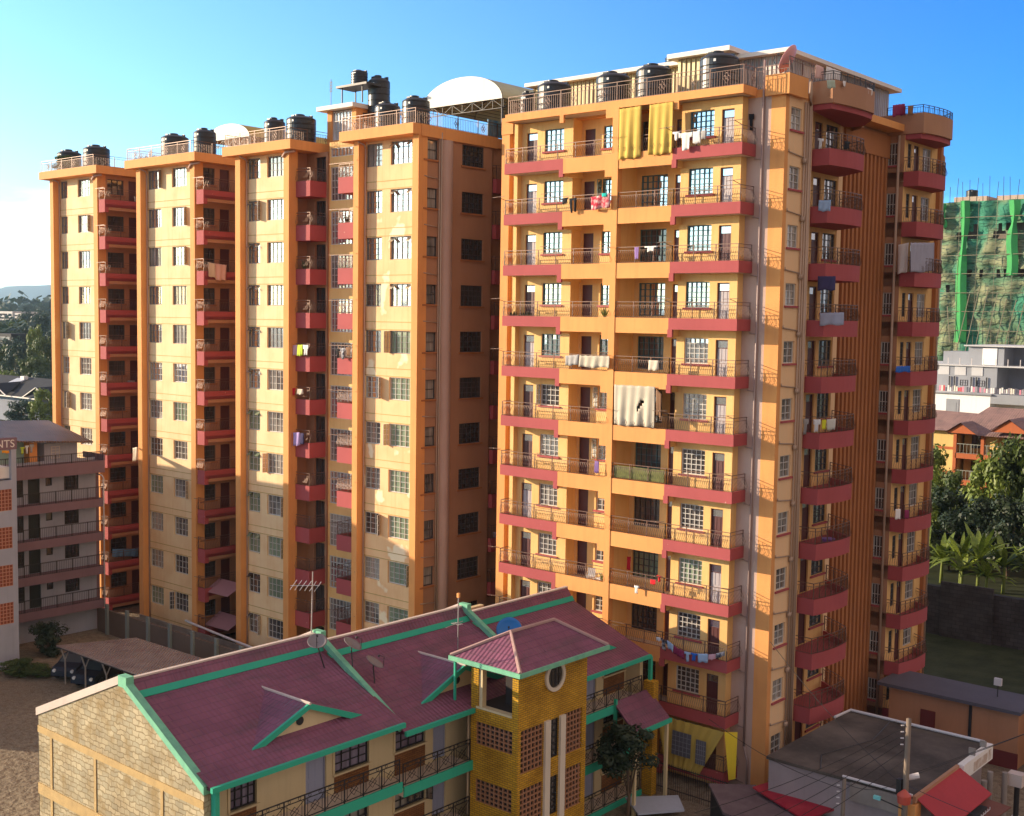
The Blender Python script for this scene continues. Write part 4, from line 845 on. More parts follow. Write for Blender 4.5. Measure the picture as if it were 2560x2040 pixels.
m.box(tx0, tx1-.004, ty1-.3, ty1, GZ, -14.6); m.box(tx0, tx0+.2, ty0+.3, ty1-.3, -16.45, -14.61) if 0 else None
m.build('brick_wall', YBR, T)
m = MB(); m.box(tx0+.05, tx1-.14, ty0+.14, ty1-.32, GZ, -16.5); m.box(tx0+.9, tx1-.2, ty0+1.2, ty1-.32, -16.5, -14.7); m.build('core', plain('dark_interior', (.035, .03, .03), .9), T)
m = MB(); m.box(tx0+.42, tx0+.6, ty0+.05, ty0+.3, -16.45, -14.62); m.box(tx0+.3, tx1-.33, ty0-.02, ty0+.3, -16.53, -16.44); m.build('opening_frame', HW, T)
LAT = paint('terracotta_lattice', (.36, .18, .10), bump=.2)
def lattice(P, a, b, c, e, n, k, par):
    m = MB(); t = .028
    for q in range(n+1): u = a+(b-a)*q/n; pbox(m, P, max(a, u-t), min(b, u+t), 0.03, .11, c, e)
    for q in range(k+1): z = c+(e-c)*q/k; pbox(m, P, a, b, .035, .105, max(c, z-t), min(e, z+t))
    return m.build('brick_lattice', LAT, par)
for h in lat: lattice(PT, *h[:2], *h[2:], 8, 5, T)
for h in lat2: lattice(PTf, *h[:2], *h[2:], 6, 8, T)
for k, h in enumerate(sl_): window(T, PTf, *h, 2, 6, G_DARK, BARS_D, .08)
for y in (38.5, 39.52): m = MB(); m.box(tx1-.02, tx1+.12, y, y+.34, GZ, -17.0); m.build('white_fin', paint('fin_paint', (.66, .58, .46)), T)
rw = MB(); n = 28; yc, zc, R1, R2 = 39.15, -15.17, .66, .50
for q in range(n):
    a, b = 2*pi*q/n, 2*pi*(q+1)/n
    rw.prism3([(tx1-.02, yc+R2*cos(a), zc+R2*sin(a)), (tx1-.02, yc+R1*cos(a), zc+R1*sin(a)), (tx1-.02, yc+R1*cos(b), zc+R1*sin(b)), (tx1-.02, yc+R2*cos(b), zc+R2*sin(b))], (.12, 0, 0))
rwo = rw.build('round_window', paint('fin_paint', (.66, .58, .46)), T)
m = MB(); m.prism3([(tx1+.02, yc+R2*1.0*cos(2*pi*q/n), zc+R2*sin(2*pi*q/n)) for q in range(n)], (.01, 0, 0)); sub(m, 'pane', glass('tower_round_glass', (.03, .03, .035), (.10, .08, .05), 1.8), rwo)
m = MB()
for q in (-.25, 0, .25): m.tube([(tx1+.05, yc+q, zc-.42), (tx1+.05, yc+q, zc+.42)], .014)
sub(m, 'glazing_bar', BARS_D, rwo)
# hipped roof
ex0, ex1, ey0, ey1, ez = -34.55, -30.65, 36.35, 42.35, -14.42; rz = -13.35; xm = (ex0+ex1)/2; ya, yb = 38.0, 40.9
r = MB()
def rf(pts, ax):
    r.face(pts, 0, [((p[1], abs(p[0]-xm)*1.12) if ax else (p[0], abs(p[1]-ya)*1.12)) for p in pts])
rf([(ex1, ey0, ez), (ex1, ey1, ez), (xm, yb, rz), (xm, ya, rz)], 1); rf([(ex0, ey1, ez), (ex0, ey0, ez), (xm, ya, rz), (xm, yb, rz)], 1)
rf([(ex0, ey0, ez), (ex1, ey0, ez), (xm, ya, rz)], 0); rf([(ex1, ey1, ez), (ex0, ey1, ez), (xm, yb, rz)], 0); rf([(ex0, ey0, ez-.03), (ex0, ey1, ez-.03), (ex1, ey1, ez-.03), (ex1, ey0, ez-.03)], 1)
hr = r.build('hipped_roof', TILE, T)
m = MB(); m.box(ex0-.05, ex1+.05, ey0-.08, ey0, ez-.16, ez+.03); m.box(ex1, ex1+.08, ey0, ey1, ez-.16, ez+.03); m.box(ex0-.08, ex0, ey0, ey1, ez-.16, ez+.03); m.box(ex0-.05, ex1+.05, ey1, ey1+.08, ez-.16, ez+.03); sub(m, 'gutter', TEAL_L, hr)
m = MB(); m.tube([(ex1, ey0, ez+.04), (xm, ya, rz+.03), (ex0, ey0, ez+.04)], .085, 6); m.tube([(xm, ya, rz+.03), (xm, yb, rz+.03), (ex1, ey1, ez+.04)], .085, 6); m.tube([(xm, yb, rz+.03), (ex0, ey1, ez+.04)], .085, 6); sub(m, 'ridge_cap', paint('pale_ridge_tile', (.46, .30, .27)), hr)
m = MB(); m.box(ex0+.15, ex0+.24, ey0+.05, ey0+.14, -16.6, ez-.1); m.build('teal_prop', TEAL, T)
m = MB(); m.tube([(tx0-.08, ty0-.06, GZ), (tx0-.08, ty0-.06, -16.8)], .05, 8); m.build('downpipe', plain('tan_downpipe', (.36, .28, .18)), T, smooth=True)
dish((-31.45, 36.95, -15.1), .22, (-.5, -.8, .3), 'small weathered grey canister dish hanging in the stair tower opening', plain('grey_dish', (.5, .47, .42)), (-31.5, 37.0, -15.5)) if 0 else None
# lower lean-to roof by the far end of the house, with its brick pier
LT = empty('lean_to', (-33, 48.7, GZ), 'low lean-to with small purple roof and brick pier at the house end', 'lean-to')
r = MB(); pts = [(-32.2, 46.9, -20.0), (-32.2, 50.0, -20.0), (-33.6, 50.0, -18.75), (-33.6, 47.0, -18.75)]; r.face(pts, 0, [(p[1], -p[0]*1.3) for p in pts]); pts = [(x, y, z-.1) for x, y, z in pts[::-1]]; r.face(pts, 0, [(p[1], -p[0]*1.3) for p in pts]); r.build('roof', TILE, LT)
m = MB(); m.box(-32.25, -32.12, 46.9, 50.0, -20.15, -19.95); m.build('gutter', TEAL, LT)
for y in (49.75, 47.0): m = MB(); m.box(-32.4, -32.25, y, y+.15, GZ, -20.1); m.build('tan_post', HW, LT)
m = MB(); m.box(-33.75, -33.15, 49.8, 50.25, GZ, -18.3); m.build('brick_pier', YBR, LT)
m = MB(); m.box(-33.66, -33.5, 50.02, 50.2, -18.3, -17.1); m.build('teal_post', TEAL, LT); m = MB(); m.box(-33.6, -33.45, 47.0, 47.12, -19.9, -18.6); m.build('teal_post', TEAL, LT)
# dishes and aerials on the roof
DG = plain('dark_grey_dish', (.22, .19, .19), .6)  # one even dark grey for the roof dishes
dish((-37.6, 31.6, -13.4), .40, (.35, -.35, .8), 'large grey mesh dish beside the first parapet on the purple roof', DG, (-37.5, 31.9, -14.6))
dish((-37.2, 33.2, -13.75), .42, (.5, .3, .95), 'grey dish seen nearly edge-on, between two others on the purple roof', DG, (-37.0, 33.0, -14.7))
dish((-36.7, 34.0, -14.6), .42, (.5, .4, 1), 'lowest grey dish facing up on the purple roof', DG, (-36.5, 33.8, -15.5))
dish((-37.0, 43.0, -15.0), .62, (.55, -.7, .5), 'bright blue satellite dish behind the hipped tower roof', plain('blue_dish', (.01, .17, .50), .4), (-37.1, 43.2, -15.8))
ae = empty('tv_aerial', (-37, 39.6, -15.9), 'tall thin television aerial standing in front of the second parapet', 'aerial')
m = MB(); m.tube([(-36.8, 39.2, -15.9), (-36.8, 39.2, -12.7)], .028, 6); m.build('mast', plain('galvanised', (.45, .42, .42), .4, .6), ae)
m = MB(); m.tube([(-36.8, 38.4, -14.0), (-36.8, 39.5, -13.9)], .02, 5)
for q in range(3): m.tube([(-37.05, 39.0+q*.12, -13.95), (-36.55, 39.0+q*.12, -13.95)], .014, 5)
m.build('yagi', plain('galvanised', (.45, .42, .42), .4, .6), ae); m = MB(); m.box(-36.86, -36.74, 39.14, 39.26, -12.75, -12.55); m.build('cap', ORANGE, ae)
ae = empty('tv_aerial', (-39, 31.3, -13.6), 'bent fishbone television aerial by the lit side of the third tower', 'aerial')
m = MB(); m.tube([(-39.2, 32.6, -14), (-39.1, 32.6, -10.9)], .028, 6); m.build('mast', plain('galvanised', (.45, .42, .42), .4, .6), ae); m = MB(); m.tube([(-40.1, 32.2, -11.6), (-38.9, 32.8, -11.5)], .018, 5)
for q in range(6): m.tube([(-40+q*.2, 32.1+q*.1, -11.75), (-39.9+q*.2, 32.4+q*.1, -11.35)], .012, 4)
m.build('yagi', plain('galvanised', (.45, .42, .42), .4, .6), ae)
tree(-31.9, 45.9, GZ, 4.9, 1.45, 'dense dark green tree right of the yellow brick stair tower', LEAF_D, CROWNS[1], trunk_h=2.6)
# ------------------------------------------------------------------ grey flats on the left
GREYW = paint('grey_blue_plaster', (.38, .41, .50), dirt=.3); MAUVE = paint('mauve_band_paint', (.22, .14, .17), dirt=.3); BRSH = corrug('brown_roof_sheet', (.20, .12, .09), (.15, .09, .07), .2)
F = empty('grey_flats', (-82, 42, GZ), 'grey walk-up flats with mauve bands and a brown sheet roof at the left edge', 'flats')
XG = -81.6; FG = 2.57
PG = P_of('x', XG)
rows = [-14.05-FG*k for k in range(4)]                       # walkway levels
hs = []
for z in rows: hs += [(41.3, 42.0, z+.55, z+1.85), (42.35, 43.25, z-.0, z+1.92), (43.7, 44.2, z+1.2, z+1.8), (45.15, 46.3, z+.75, z+1.9)]
m = MB(); wallsheet(m, P_of('x', XG-1.0), 37, 47.7, GZ, -11.0, hs, .15); m.build('wall', GREYW, F)
for z in rows:
    for (a, b, c, e) in ((41.3, 42.0, z+.55, z+1.85), (45.15, 46.3, z+.75, z+1.9)): window(F, P_of('x', XG-1.0), a, b, c, e, 4, 4, G_DARK, BARS_D, .05)
    window(F, P_of('x', XG-1.0), 43.7, 44.2, z+1.2, z+1.8, 1, 1, G_DARK, BARS_D, .05); door(F, P_of('x', XG-1.0), 42.35, 43.25, z, z+1.92, plain('dark_green_door', (.02, .025, .022), .5), glazed_top=False)
    s = MB(); s.box(XG-1.0, XG, 38, 47.75, z-.62, z); sl = s.build('walkway', MAUVE, F)
    rb = MB(); railing(rb, [(XG-.05, 39), (XG-.05, 47.7)], z, z+.9, .14, 0, gap=.05); sub(rb, 'railing', BARS_D, sl)
m = MB(); m.box(XG-1.0, XG, 38, 47.9, -12.1, -11.2); m.box(XG-1.2, XG-.99, 47.7, 47.95, GZ, -10.8); m.box(XG-3, XG-.0, 47.8, 47.93, -11.2, -10.75); m.box(XG-9, XG-1.2, 37, 47.6, GZ, -11.25); m.box(-95, XG-9, 34, 47.6, GZ, -11.3) if 0 else None; m.build('parapet', MAUVE, F)
m = MB(); railing(m, [(XG-.1, 39), (XG-.1, 47.8)], -11.2, -10.5, .16, 0, gap=.05); m.build('roof_railing', BARS_D, F)
m = MB(); m.tube([(XG-.5, 47.6, -12.25), (XG+.05, 47.6, -12.3), (XG+.05, 47.75, -12.5), (XG+.05, 47.75, GZ+1.2)], .055, 8); m.build('drain_pipe', PIPE_W, F, smooth=True)
m = MB(); m.box(XG-5, XG-1.3, 43.8, 46.4, -11.24, -9.75, 0); m.box(XG-5, XG-1.2, 42.6, 43.2, -11.24, -9.6, 1); m.box(XG-5, XG-2.0, 39, 42.6, -11.24, -9.4, 2); m.build('penthouse_wall', [GREYW, ORANGE, paint('mint_plaster', (.42, .62, .55))], F)
window(F, P_of('x', XG-1.3), 44.3, 45.0, -10.9, -10.0, 2, 4, G_CURT, FRAME_L, -.02)
m = MB(); m.prism3([(XG-.4, 40.4, -9.35), (XG-.4, 47.2, -9.85), (XG-7, 47.2, -8.7), (XG-7, 40.4, -8.4)], (0, 0, .1)); m.build('roof', BRSH, F)
# nearer wing with breeze-block screens
XN = -77.5; m = MB(); hs = [(37.2, 38.6, -13.45-FG*k, -12.0-FG*k) for k in range(4)]; wallsheet(m, P_of('x', XN), 22.5, 38.95, GZ, -11.4, hs, .12)
m.box(XN-8, XN-.003, 38.75, 38.95, GZ, -11.4); m.box(XN-8, XN-.14, 22.5, 38.7, GZ, -11.5); m.box(-104, -85.6, 22.5, 38.6, GZ, -5.2); m.box(XN-.35, XN-.002, 38.6, 38.95, -11.4, -8.6); m.box(XN-8, XN-.3, 22.5, 36.8, -11.5, -7.4); m.build('wing_wall', GREYW, F)  # includes an unseen tall block at the left, added to shade the towers
for k, h in enumerate(hs):
    mm_ = MB(); P = P_of('x', XN); t = .022
    for q in range(7): u = h[0]+(h[1]-h[0])*q/6; pbox(mm_, P, max(h[0], u-t), min(h[1], u+t), .0, .06, h[2], h[3])
    for q in range(7): z = h[2]+(h[3]-h[2])*q/6; pbox(mm_, P, h[0], h[1], .0, .06, max(h[2], z-t), min(h[3], z+t))
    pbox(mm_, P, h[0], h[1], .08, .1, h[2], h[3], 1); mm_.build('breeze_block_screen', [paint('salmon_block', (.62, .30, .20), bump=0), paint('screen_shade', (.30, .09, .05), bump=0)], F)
m = MB(); m.box(XN-.3, XN+.02, 30, 39.0, -9.35, -8.55); sg = m.build('sign_board', MAUVE, F)
def text(body, loc, size, rot, mat, name, parent, ext=.01, align='CENTER'):
    cu = bpy.data.curves.new(name, 'FONT'); cu.body = body; cu.size = size; cu.extrude = ext; cu.align_x = align; cu.align_y = 'CENTER'
    o = bpy.data.objects.new(name, cu); C.objects.link(o); cu.materials.append(mat); dg = bpy.context.evaluated_depsgraph_get(); me_ = bpy.data.meshes.new_from_object(o.evaluated_get(dg)); bpy.data.objects.remove(o); o = bpy.data.objects.new(name, me_); C.objects.link(o); o.parent = parent
    o.matrix_local = Matrix.Translation(Vector(loc)-wloc(parent)) @ rot; WL[o.name] = wloc(parent); return o
ROTX = Matrix(((0, 0, 1, 0), (1, 0, 0, 0), (0, 1, 0, 0), (0, 0, 0, 1)))     # lettering on a wall that faces +X
ROTY = Matrix(((1, 0, 0, 0), (0, 0, -1, 0), (0, 1, 0, 0), (0, 0, 0, 1)))    # lettering on a wall that faces -Y
t_ = text('APARTMENTS', (XN+.03, 38.85, -8.97), .72, ROTX, WHITE, 'lettering', F, align='RIGHT')
m = MB(); m.box(XN-3, XN-.3, 36.9, 38.6, -11.3, -10.55); m.build('white_parapet', WHITE, F)
# ------------------------------------------------------------------ yard: metal shed roof, wall with posts, car, bush
SHED = corrug('rusty_pink_sheet', (.40, .31, .28), (.32, .23, .21), .25, .6)
e = empty('carport', (-66, 41, GZ), 'open carport with a broad pinkish corrugated sheet roof', 'carport')
m = MB(); m.prism3([(-72.1, 38.7, -21.75), (-61.7, 38.3, -21.45), (-61.7, 43, -21.5), (-69.9, 43.2, -21.7)], (0, 0, .06)); m.build('roof', SHED, e)
m = MB(); m.tube([(-72.1, 38.75, -21.8), (-61.7, 38.35, -21.5)], .05, 6); m.build('purlin', BARS_D, e)
for x in (-71.5, -69, -66.5, -64): 
    m = MB(); m.tube([(x, 39, GZ), (x, 39, -22.6), (x-.5, 39, -21.9)], .05, 6); m.tube([(x, 39, -22.6), (x+.5, 39, -21.85)], .035, 6); m.build('post', CONC, e)
DW = paint('dark_block_wall', (.15, .11, .09), dirt=.5)
e = empty('boundary_wall', (-70, 47.5, GZ), 'dark boundary wall with pale concrete posts below the third tower', 'wall')
m = MB(); m.box(-82, -46, 47.4, 47.6, GZ, -22.4); m.build('panel', DW, e)
for q in range(13):
    x = -80.5+q*2.75; m = MB(); m.box(x-.14, x+.14, 47.22, 47.39, GZ, -21.9); m.build('post', paint('mossy_post', (.22, .25, .24)), e)
m = MB(); m.box(-81.9, -51.6, 50.9, 50.99, GZ, -23.55); mesh_thing(m, 'plinth', CONC, (-70, 50.95, GZ), 'bare concrete plinth along the foot of the cream towers', 'plinth')
m = MB(); m.tube([(-75.2, 50.6, -22.8), (-74.0, 50.5, -22.85), (-69, 50.4, -23.1), (-60, 50.3, -23.5)], .09, 8); mesh_thing(m, 'waste_pipe', PIPE_W, (-70, 50.5, -23.2), 'white waste pipe running along the base of the towers', 'pipe', smooth=True)
for x, zz in ((-72.6, -20.5), (-72.6, -23.0)):
    m = MB(); m.prism3([(-73.8, 51.3, zz), (-71.0, 51.3, zz+.05), (-70.8, 52.6, zz+.75), (-73.8, 52.6, zz+.75)], (0, 0, .05)); mesh_thing(m, 'awning', paint('dusty_pink_awning', (.33, .17, .19), bump=0), (-72.3, 52, zz), 'dusty pink awning over the %s balcony of the second tower' % ('last but one' if zz > -22 else 'lowest'), 'awning')
car = empty('parked_car', (-73.2, 40.9, GZ), 'dark car parked in shade at the open end of the carport', 'car')
def carbody(e, cx, cy, ang, L=4.2, W=1.72):
    c_, s_ = cos(ang), sin(ang)
    def tr(x, y, z): return (cx+x*c_-y*s_, cy+x*s_+y*c_, GZ+z)
    prof = [(-2.1, .35), (-2.1, .8), (-1.95, .93), (-1.35, 1.0), (-.85, 1.42), (.55, 1.45), (1.15, 1.02), (1.85, .88), (2.08, .7), (2.1, .35)]
    m = MB()
    ys = (-.86, -.80, .80, .86)
    for side in (-1, 1): m.face([tr(x, side*(.84-(.12 if z > 1.1 else 0)), z) for x, z in prof])
    for (xa, za), (xb, zb2) in zip(prof, prof[1:]): 
        wa, wb = .84-(.12 if za > 1.1 else 0), .84-(.12 if zb2 > 1.1 else 0); m.face([tr(xa, -wa, za), tr(xa, wa, za), tr(xb, wb, zb2), tr(xb, -wb, zb2)])
    m.build('body', plain('dark_car_paint', (.02, .028, .05), .25, .3), e)
    m = MB(); m.face([tr(1.13, -.72, 1.05), tr(1.13, .72, 1.05), tr(.58, .66, 1.43), tr(.58, -.66, 1.43)]); m.build('windscreen', plain('car_glass', (.05, .06, .07), .05), e)
    for side in (-1, 1):
        m = MB(); m.face([tr(-.8, side*.80, 1.05), tr(.95, side*.80, 1.05), tr(.5, side*.735, 1.38), tr(-.75, side*.735, 1.38)]); m.build('side_window', plain('car_glass', (.05, .06, .07), .05), e)
        m = MB(); m.tube([tr(2.0, side*.62, .72), tr(2.12, side*.62, .70)], .11, 10); m.build('headlight', plain('lamp_glass', (.7, .72, .75), .1), e)
        for x in (-1.3, 1.3): m = MB(); m.tube([tr(x, side*.70, .32), tr(x, side*.88, .32)], .32, 18); m.build('wheel', BARS_D, e)
carbody(car, -73.2, 40.9, -1.0)
car2 = empty('parked_car', (-70.6, 40.9, GZ), 'second dark car, deeper in the gloom under the carport roof', 'car'); carbody(car2, -70.6, 41.0, -1.1)
tree(-75.6, 37.9, GZ, 1.0, 1.3, 'low dusty green shrub in front of the grey flats', LEAF, CROWNS[0], cat='shrub', name='shrub'); tree(-74.2, 38.6, GZ, .7, 1.1, 'smaller dusty shrub beside the parked dark car', LEAF, CROWNS[2], cat='shrub', name='shrub')
tree(-78.5, 41.5, GZ, 2.3, 1.2, 'leafless-looking dark shrub against the wall of the grey flats', LEAF_D, CROWNS[2], cat='shrub', name='shrub')
# ------------------------------------------------------------------ right foreground: shop with flat roof, awnings, sign, poles
ROOFC = paint('dark_flat_roof', (.06, .048, .04), dirt=.8, dirtcol=(.20, .16, .13), scale=.35, rough=.85); LAV = paint('pale_shop_wall', (.34, .28, .28), dirt=.4)
e = empty('flat_roofed_shop', (-23, 54.5, GZ), 'low shop with stained dark flat roof edged by white pipe', 'shop')
m = MB(); m.box(-26.8, -19.85, 50.25, 59.0, GZ, -20.75); m.build('wall', LAV, e)
m = MB(); m.box(-26.9, -19.75, 50.15, 59.1, -20.745, -20.6); m.build('roof_slab', ROOFC, e)
m = MB(); m.tube([(-26.9, 57.4, -20.5), (-26.8, 59.05, -20.5), (-19.8, 59.05, -20.5)], .075, 8); m.build('roof_kerb', PIPE_W, e)
m = MB(); m.tube([(-23.0, 50.1, -20.52), (-19.75, 50.1, -20.52)], .06, 8); m.box(-22.6, -19.74, 50.0, 50.14, -21.5, -20.7, 1); m.build('roof_kerb', [PIPE_W, CONC], e)
m = MB(); m.box(-19.75, -19.6, 50.1, 55.2, -20.85, -20.55); m.build('fascia', ORANGE_SIDE, e)
m = MB(); m.tube([(-24.5, 58.8, -20.5), (-24.0, 55.5, -20.52), (-25.0, 52, -20.55), (-24.2, 50.3, -20.55)], .02, 5); m.build('roof_cable', BARS_D, e)
m = MB(); m.box(-20.3, -19.55, 49.95, 50.6, GZ, -20.9); m.build('corner_column', ORANGE, e)
AW = paint('red_awning_sheet', (.42, .045, .05), dirt=.4, bump=0)
m = MB(); m.prism3([(-19.6, 50.3, -20.75), (-19.6, 55.3, -20.75), (-18.2, 55.6, -21.7), (-18.2, 50.4, -21.7)], (0, 0, .05)); mesh_thing(m, 'awning', AW, (-18.9, 53, -21.7), 'long sloping red sheet awning on the shop wall under the white sign', 'awning')
m = MB(); m.prism3([(-18.4, 55.5, -21.95), (-17.4, 55.9, -22.2), (-17.6, 54.2, -22.3), (-18.6, 53.9, -22.1)], (0, 0, .05)); mesh_thing(m, 'awning', paint('brown_awning_sheet', (.18, .07, .05), bump=0), (-18, 55, -22.3), 'small rusty brown sheet awning beyond the long red one', 'awning')
e = empty('sign_box', (-19.4, 57.2, -21.4), 'long white box sign on the edge of the flat shop roof', 'sign')
m = MB(); m.box(-19.72, -19.42, 55.3, 59.2, -21.3, -20.55); m.build('box', WHITE, e)
m = MB(); m.box(-19.415, -19.40, 56.6, 58.4, -21.2, -20.75); m.box(-19.415, -19.40, 58.6, 58.95, -21.2, -20.7); m.build('faded_lettering', paint('faded_rust_letters', (.5, .38, .30), scale=3, dirt=.9, dirtcol=(.75, .72, .66)), e)
m = MB(); m.box(-19.8, -19.5, 56.9, 57.0, -20.55, -20.2); m.box(-19.8, -19.5, 58.4, 58.5, -20.55, -20.25); m.build('bracket', CONC, e)
e = empty('steel_grille', (-18.2, 53.6, GZ), 'white barred steel grille booth below the red awning', 'grille')
m = MB()
for q in range(9): m.tube([(-18.0, 52.6+q*.28, GZ), (-18.0, 52.6+q*.28, -22.0)], .022, 4)
for q in range(5): m.tube([(-18.0, 52.6, GZ+.1+q*.5), (-18.0, 54.84, GZ+.1+q*.5)], .02, 4)
m.build('bars', PIPE_W, e); m = MB(); m.box(-19.4, -18.1, 52.6, 54.8, GZ, -22.0); m.build('booth', plain('dark_interior', (.035, .03, .03), .9), e)
for i, (x, y, h) in enumerate(((-18.9, 57.4, 2.9), (-18.6, 58.6, 2.6), (-18.9, 56.6, 2.7))):
    m = MB(); m.lathe(x, y, [(.14, GZ), (.14, GZ+h)], 12); mesh_thing(m, 'pillar', CONC, (x, y, GZ), ['plain grey pillar nearest the long white box sign', 'grey pillar farthest along beneath the white box sign', 'grey pillar closest to the red awning end'][i], 'pillar')
e = empty('meter_cabinet', (-18.2, 59.2, -22.2), 'small white cabinet on a dark post beside the sign pillars', 'cabinet')
m = MB(); m.box(-18.6, -17.9, 58.9, 59.5, -22.3, -21.7); m.build('cabinet', CAPW, e); m = MB(); m.lathe(-18.2, 59.2, [(.13, GZ), (.13, -22.3)], 10); m.build('post', BARS_D, e); m = MB(); m.lathe(-18.2, 59.2, [(.25, GZ), (.2, GZ+.35)], 14); m.build('footing', WHITE, e)
# red booth at the foot of the yellow block
e = empty('red_kiosk', (-25.7, 51.0, GZ), 'kiosk with deep red sloping roof and yellow front at the block corner', 'kiosk')
RK = paint('deep_red_roof', (.33, .02, .04), dirt=.6, dirtcol=(.5, .06, .07), scale=1.2, bump=0, rough=.4)
m = MB(); m.prism3([(-27.6, 50.2, -22.4), (-24.2, 48.9, -22.6), (-23.4, 50.3, -22.3), (-26.4, 52.0, -21.95)], (0, 0, .08)); m.build('roof', RK, e)
m = MB(); m.prism3([(-26.4, 52.05, -21.95), (-23.4, 50.35, -22.3), (-23.4, 50.35, -21.9), (-26.4, 52.05, -21.55)], (0, .05, 0)); m.build('back_board', RK, e)
m = MB(); m.prism([(-27.3, 50.3), (-24.2, 49.1), (-23.5, 50.2), (-26.2, 51.8)], GZ, -22.65); m.build('wall', paint('kiosk_wall', (.20, .13, .10)), e)
m = MB(); m.prism([(-24.25, 48.95), (-23.45, 50.2), (-23.4, 50.15), (-24.2, 48.9)], -23.6, -22.6); m.build('yellow_panel', paint('kiosk_yellow', (.80, .50, .02)), e)
e = empty('dark_store', (-27.4, 47.8, GZ), 'store with flat dusty purple-brown roof in front of the block corner', 'store')
m = MB(); m.prism([(-29.8, 49.8), (-28.0, 51.2), (-24.6, 49.0), (-25.0, 46.8), (-27.5, 47.3)], -22.75, -22.62); m.build('roof', paint('dusty_roof', (.14, .10, .11), dirt=.5, scale=1.5, dirtcol=(.24, .19, .19)), e)
m = MB(); m.prism([(-29.6, 49.7), (-28.0, 51.0), (-24.8, 48.9), (-25.1, 47.0), (-27.4, 47.4)], GZ, -22.76); m.build('wall', plain('dark_interior', (.035, .03, .03), .9), e)
m = MB(); m.prism([(-33.2, 47.6), (-31.4, 49.6), (-30.2, 48.3), (-31.6, 46.4)], -23.7, -23.6); mesh_thing(m, 'sheet_roof', paint('pale_blue_sheet', (.42, .46, .55), bump=0), (-31.5, 47, -22.9), 'pale blue-white sheet roof at the bottom edge beside the house', 'roof')
# fence below the block
e = empty('railing_fence', (-32, 50.3, GZ), 'dark vertical-bar fence at the foot of the yellow block', 'fence')
m = MB()
for q in range(46): m.tube([(-35.2+q*.13, 50.6, GZ), (-35.2+q*.13, 50.6, -22.6)], .014, 4)
m.tube([(-35.2, 50.6, -22.7), (-29.2, 50.6, -22.7)], .03, 5); m.tube([(-35.2, 50.6, -23.9), (-29.2, 50.6, -23.9)], .03, 5); m.build('bars', BARS_D, e)
# yellow sheet hung over the lowest front balconies
# poles and wires
WOOD = paint('grey_timber_pole', (.22, .17, .13), dirt=.5, scale=2)
def pole(x, y, zt_, label, r=.13):
    e = empty('utility_pole', (x, y, GZ), label, 'utility pole'); m = MB(); m.tube([(x, y, GZ), (x+.05, y, zt_)], r, 10, r1=r*.75); m.build('pole', WOOD, e, smooth=True)
    m = MB()
    for q in range(4): m.tube([(x-.1, y-.12, zt_-.3-q*.28), (x-.2, y-.2, zt_-.3-q*.28)], .03, 6)
    m.build('insulator', PIPE_W, e); m = MB(); m.box(x-.32, x-.1, y-.2, y+.05, zt_-3.3, zt_-2.7); m.build('junction_box', BARS_D, e); return e
p1 = pole(-19.9, 49.6, -17.0, 'tall timber power pole rising in front of the shop roof', .15)
m = MB(); m.lathe(-19.82, 49.35, [(.05, -20.75), (.27, -20.65), (.3, -20.4), (.3, -20.3), (.05, -20.05)], 14); m.build('red_reel', plain('red_plastic', (.5, .08, .05)), p1)
m = MB(); m.tube([(-19.9, 49.5, -21), (-20.9, 49.2, -20.7)], .03, 6); m.box(-21.1, -20.8, 49.1, 49.25, -20.75, -20.6, 1); m.build('lamp_arm', [BARS_D, plain('teal_lamp', (.2, .6, .6))], p1)
m = MB(); m.tube([(-19.95, 49.8, -19.7), (-19.5, 50.1, -19.55)], .13, 10); m.build('street_lamp_head', PIPE_W, p1)
p2 = pole(-22.6, 49.3, -20.3, 'short dark timber pole left of the tall power pole', .11)
WIRES = [((-20, 49.6, -17.4), (-27, 44, -21.5)), ((-20, 49.6, -17.7), (-27, 43.5, -22.2)), ((-20, 49.6, -18.0), (-26.5, 43, -22.8)), ((-20, 49.6, -18.4), (-26, 42.7, -23.2)), ((-20, 49.6, -18.9), (-25.6, 42.5, -23.4)), ((-20, 49.6, -19.6), (-8, 70, -14)), ((-20, 49.6, -19.7), (-8, 70, -13.8)), ((-20, 49.6, -19.9), (-12, 50, -20.5)), ((-22.6, 49.3, -20.5), (-20, 49.6, -19.8)), ((-28.9, 53.9, -16.2), (-20, 49.6, -20)), ((-22.6, 49.3, -20.8), (-30, 50, -19.5))]
e = empty('overhead_wires', (-20, 49.6, -20), 'thin overhead wires fanning from the tall power pole', 'wires')
for a, b in WIRES:
    m = MB(); a = Vector(a); b = Vector(b); m.tube([a+(b-a)*q/10-Vector((0, 0, .35*sin(pi*q/10))) for q in range(11)], .014, 4); m.build('wire', BARS_D, e)
# orange outbuilding behind, retaining wall, bananas, slope
OB = paint('terracotta_wall', (.48, .24, .13), dirt=.4); MR = paint('maroon_plinth', (.16, .035, .035))
e = empty('outbuilding', (-20.5, 68, GZ), 'long low orange outbuilding with dark flat roof and maroon doors', 'outbuilding')
m = MB(); m.box(-27.8, -20.5, 66.4, 69.2, GZ, -21.05); m.box(-20.5, -13, 67.8, 70, GZ, -21.1); m.build('wall', OB, e)
m = MB(); m.box(-28.4, -20.3, 66.0, 69.4, -21.04, -20.85); m.box(-20.3, -12, 67.4, 70.2, -21.06, -20.9); m.build('roof', paint('slate_flat_roof', (.11, .10, .12), dirt=.4), e)
m = MB(); m.box(-27.85, -20.45, 66.36, 66.4, GZ, -23.3); m.build('plinth', MR, e)
for x in (-25.9, -19.9, -17.5): m = MB(); y = 66.34 if x < -20 else 67.74; m.box(x, x+.85, y, y+.05, GZ, -22.0); m.build('door', MR, e)
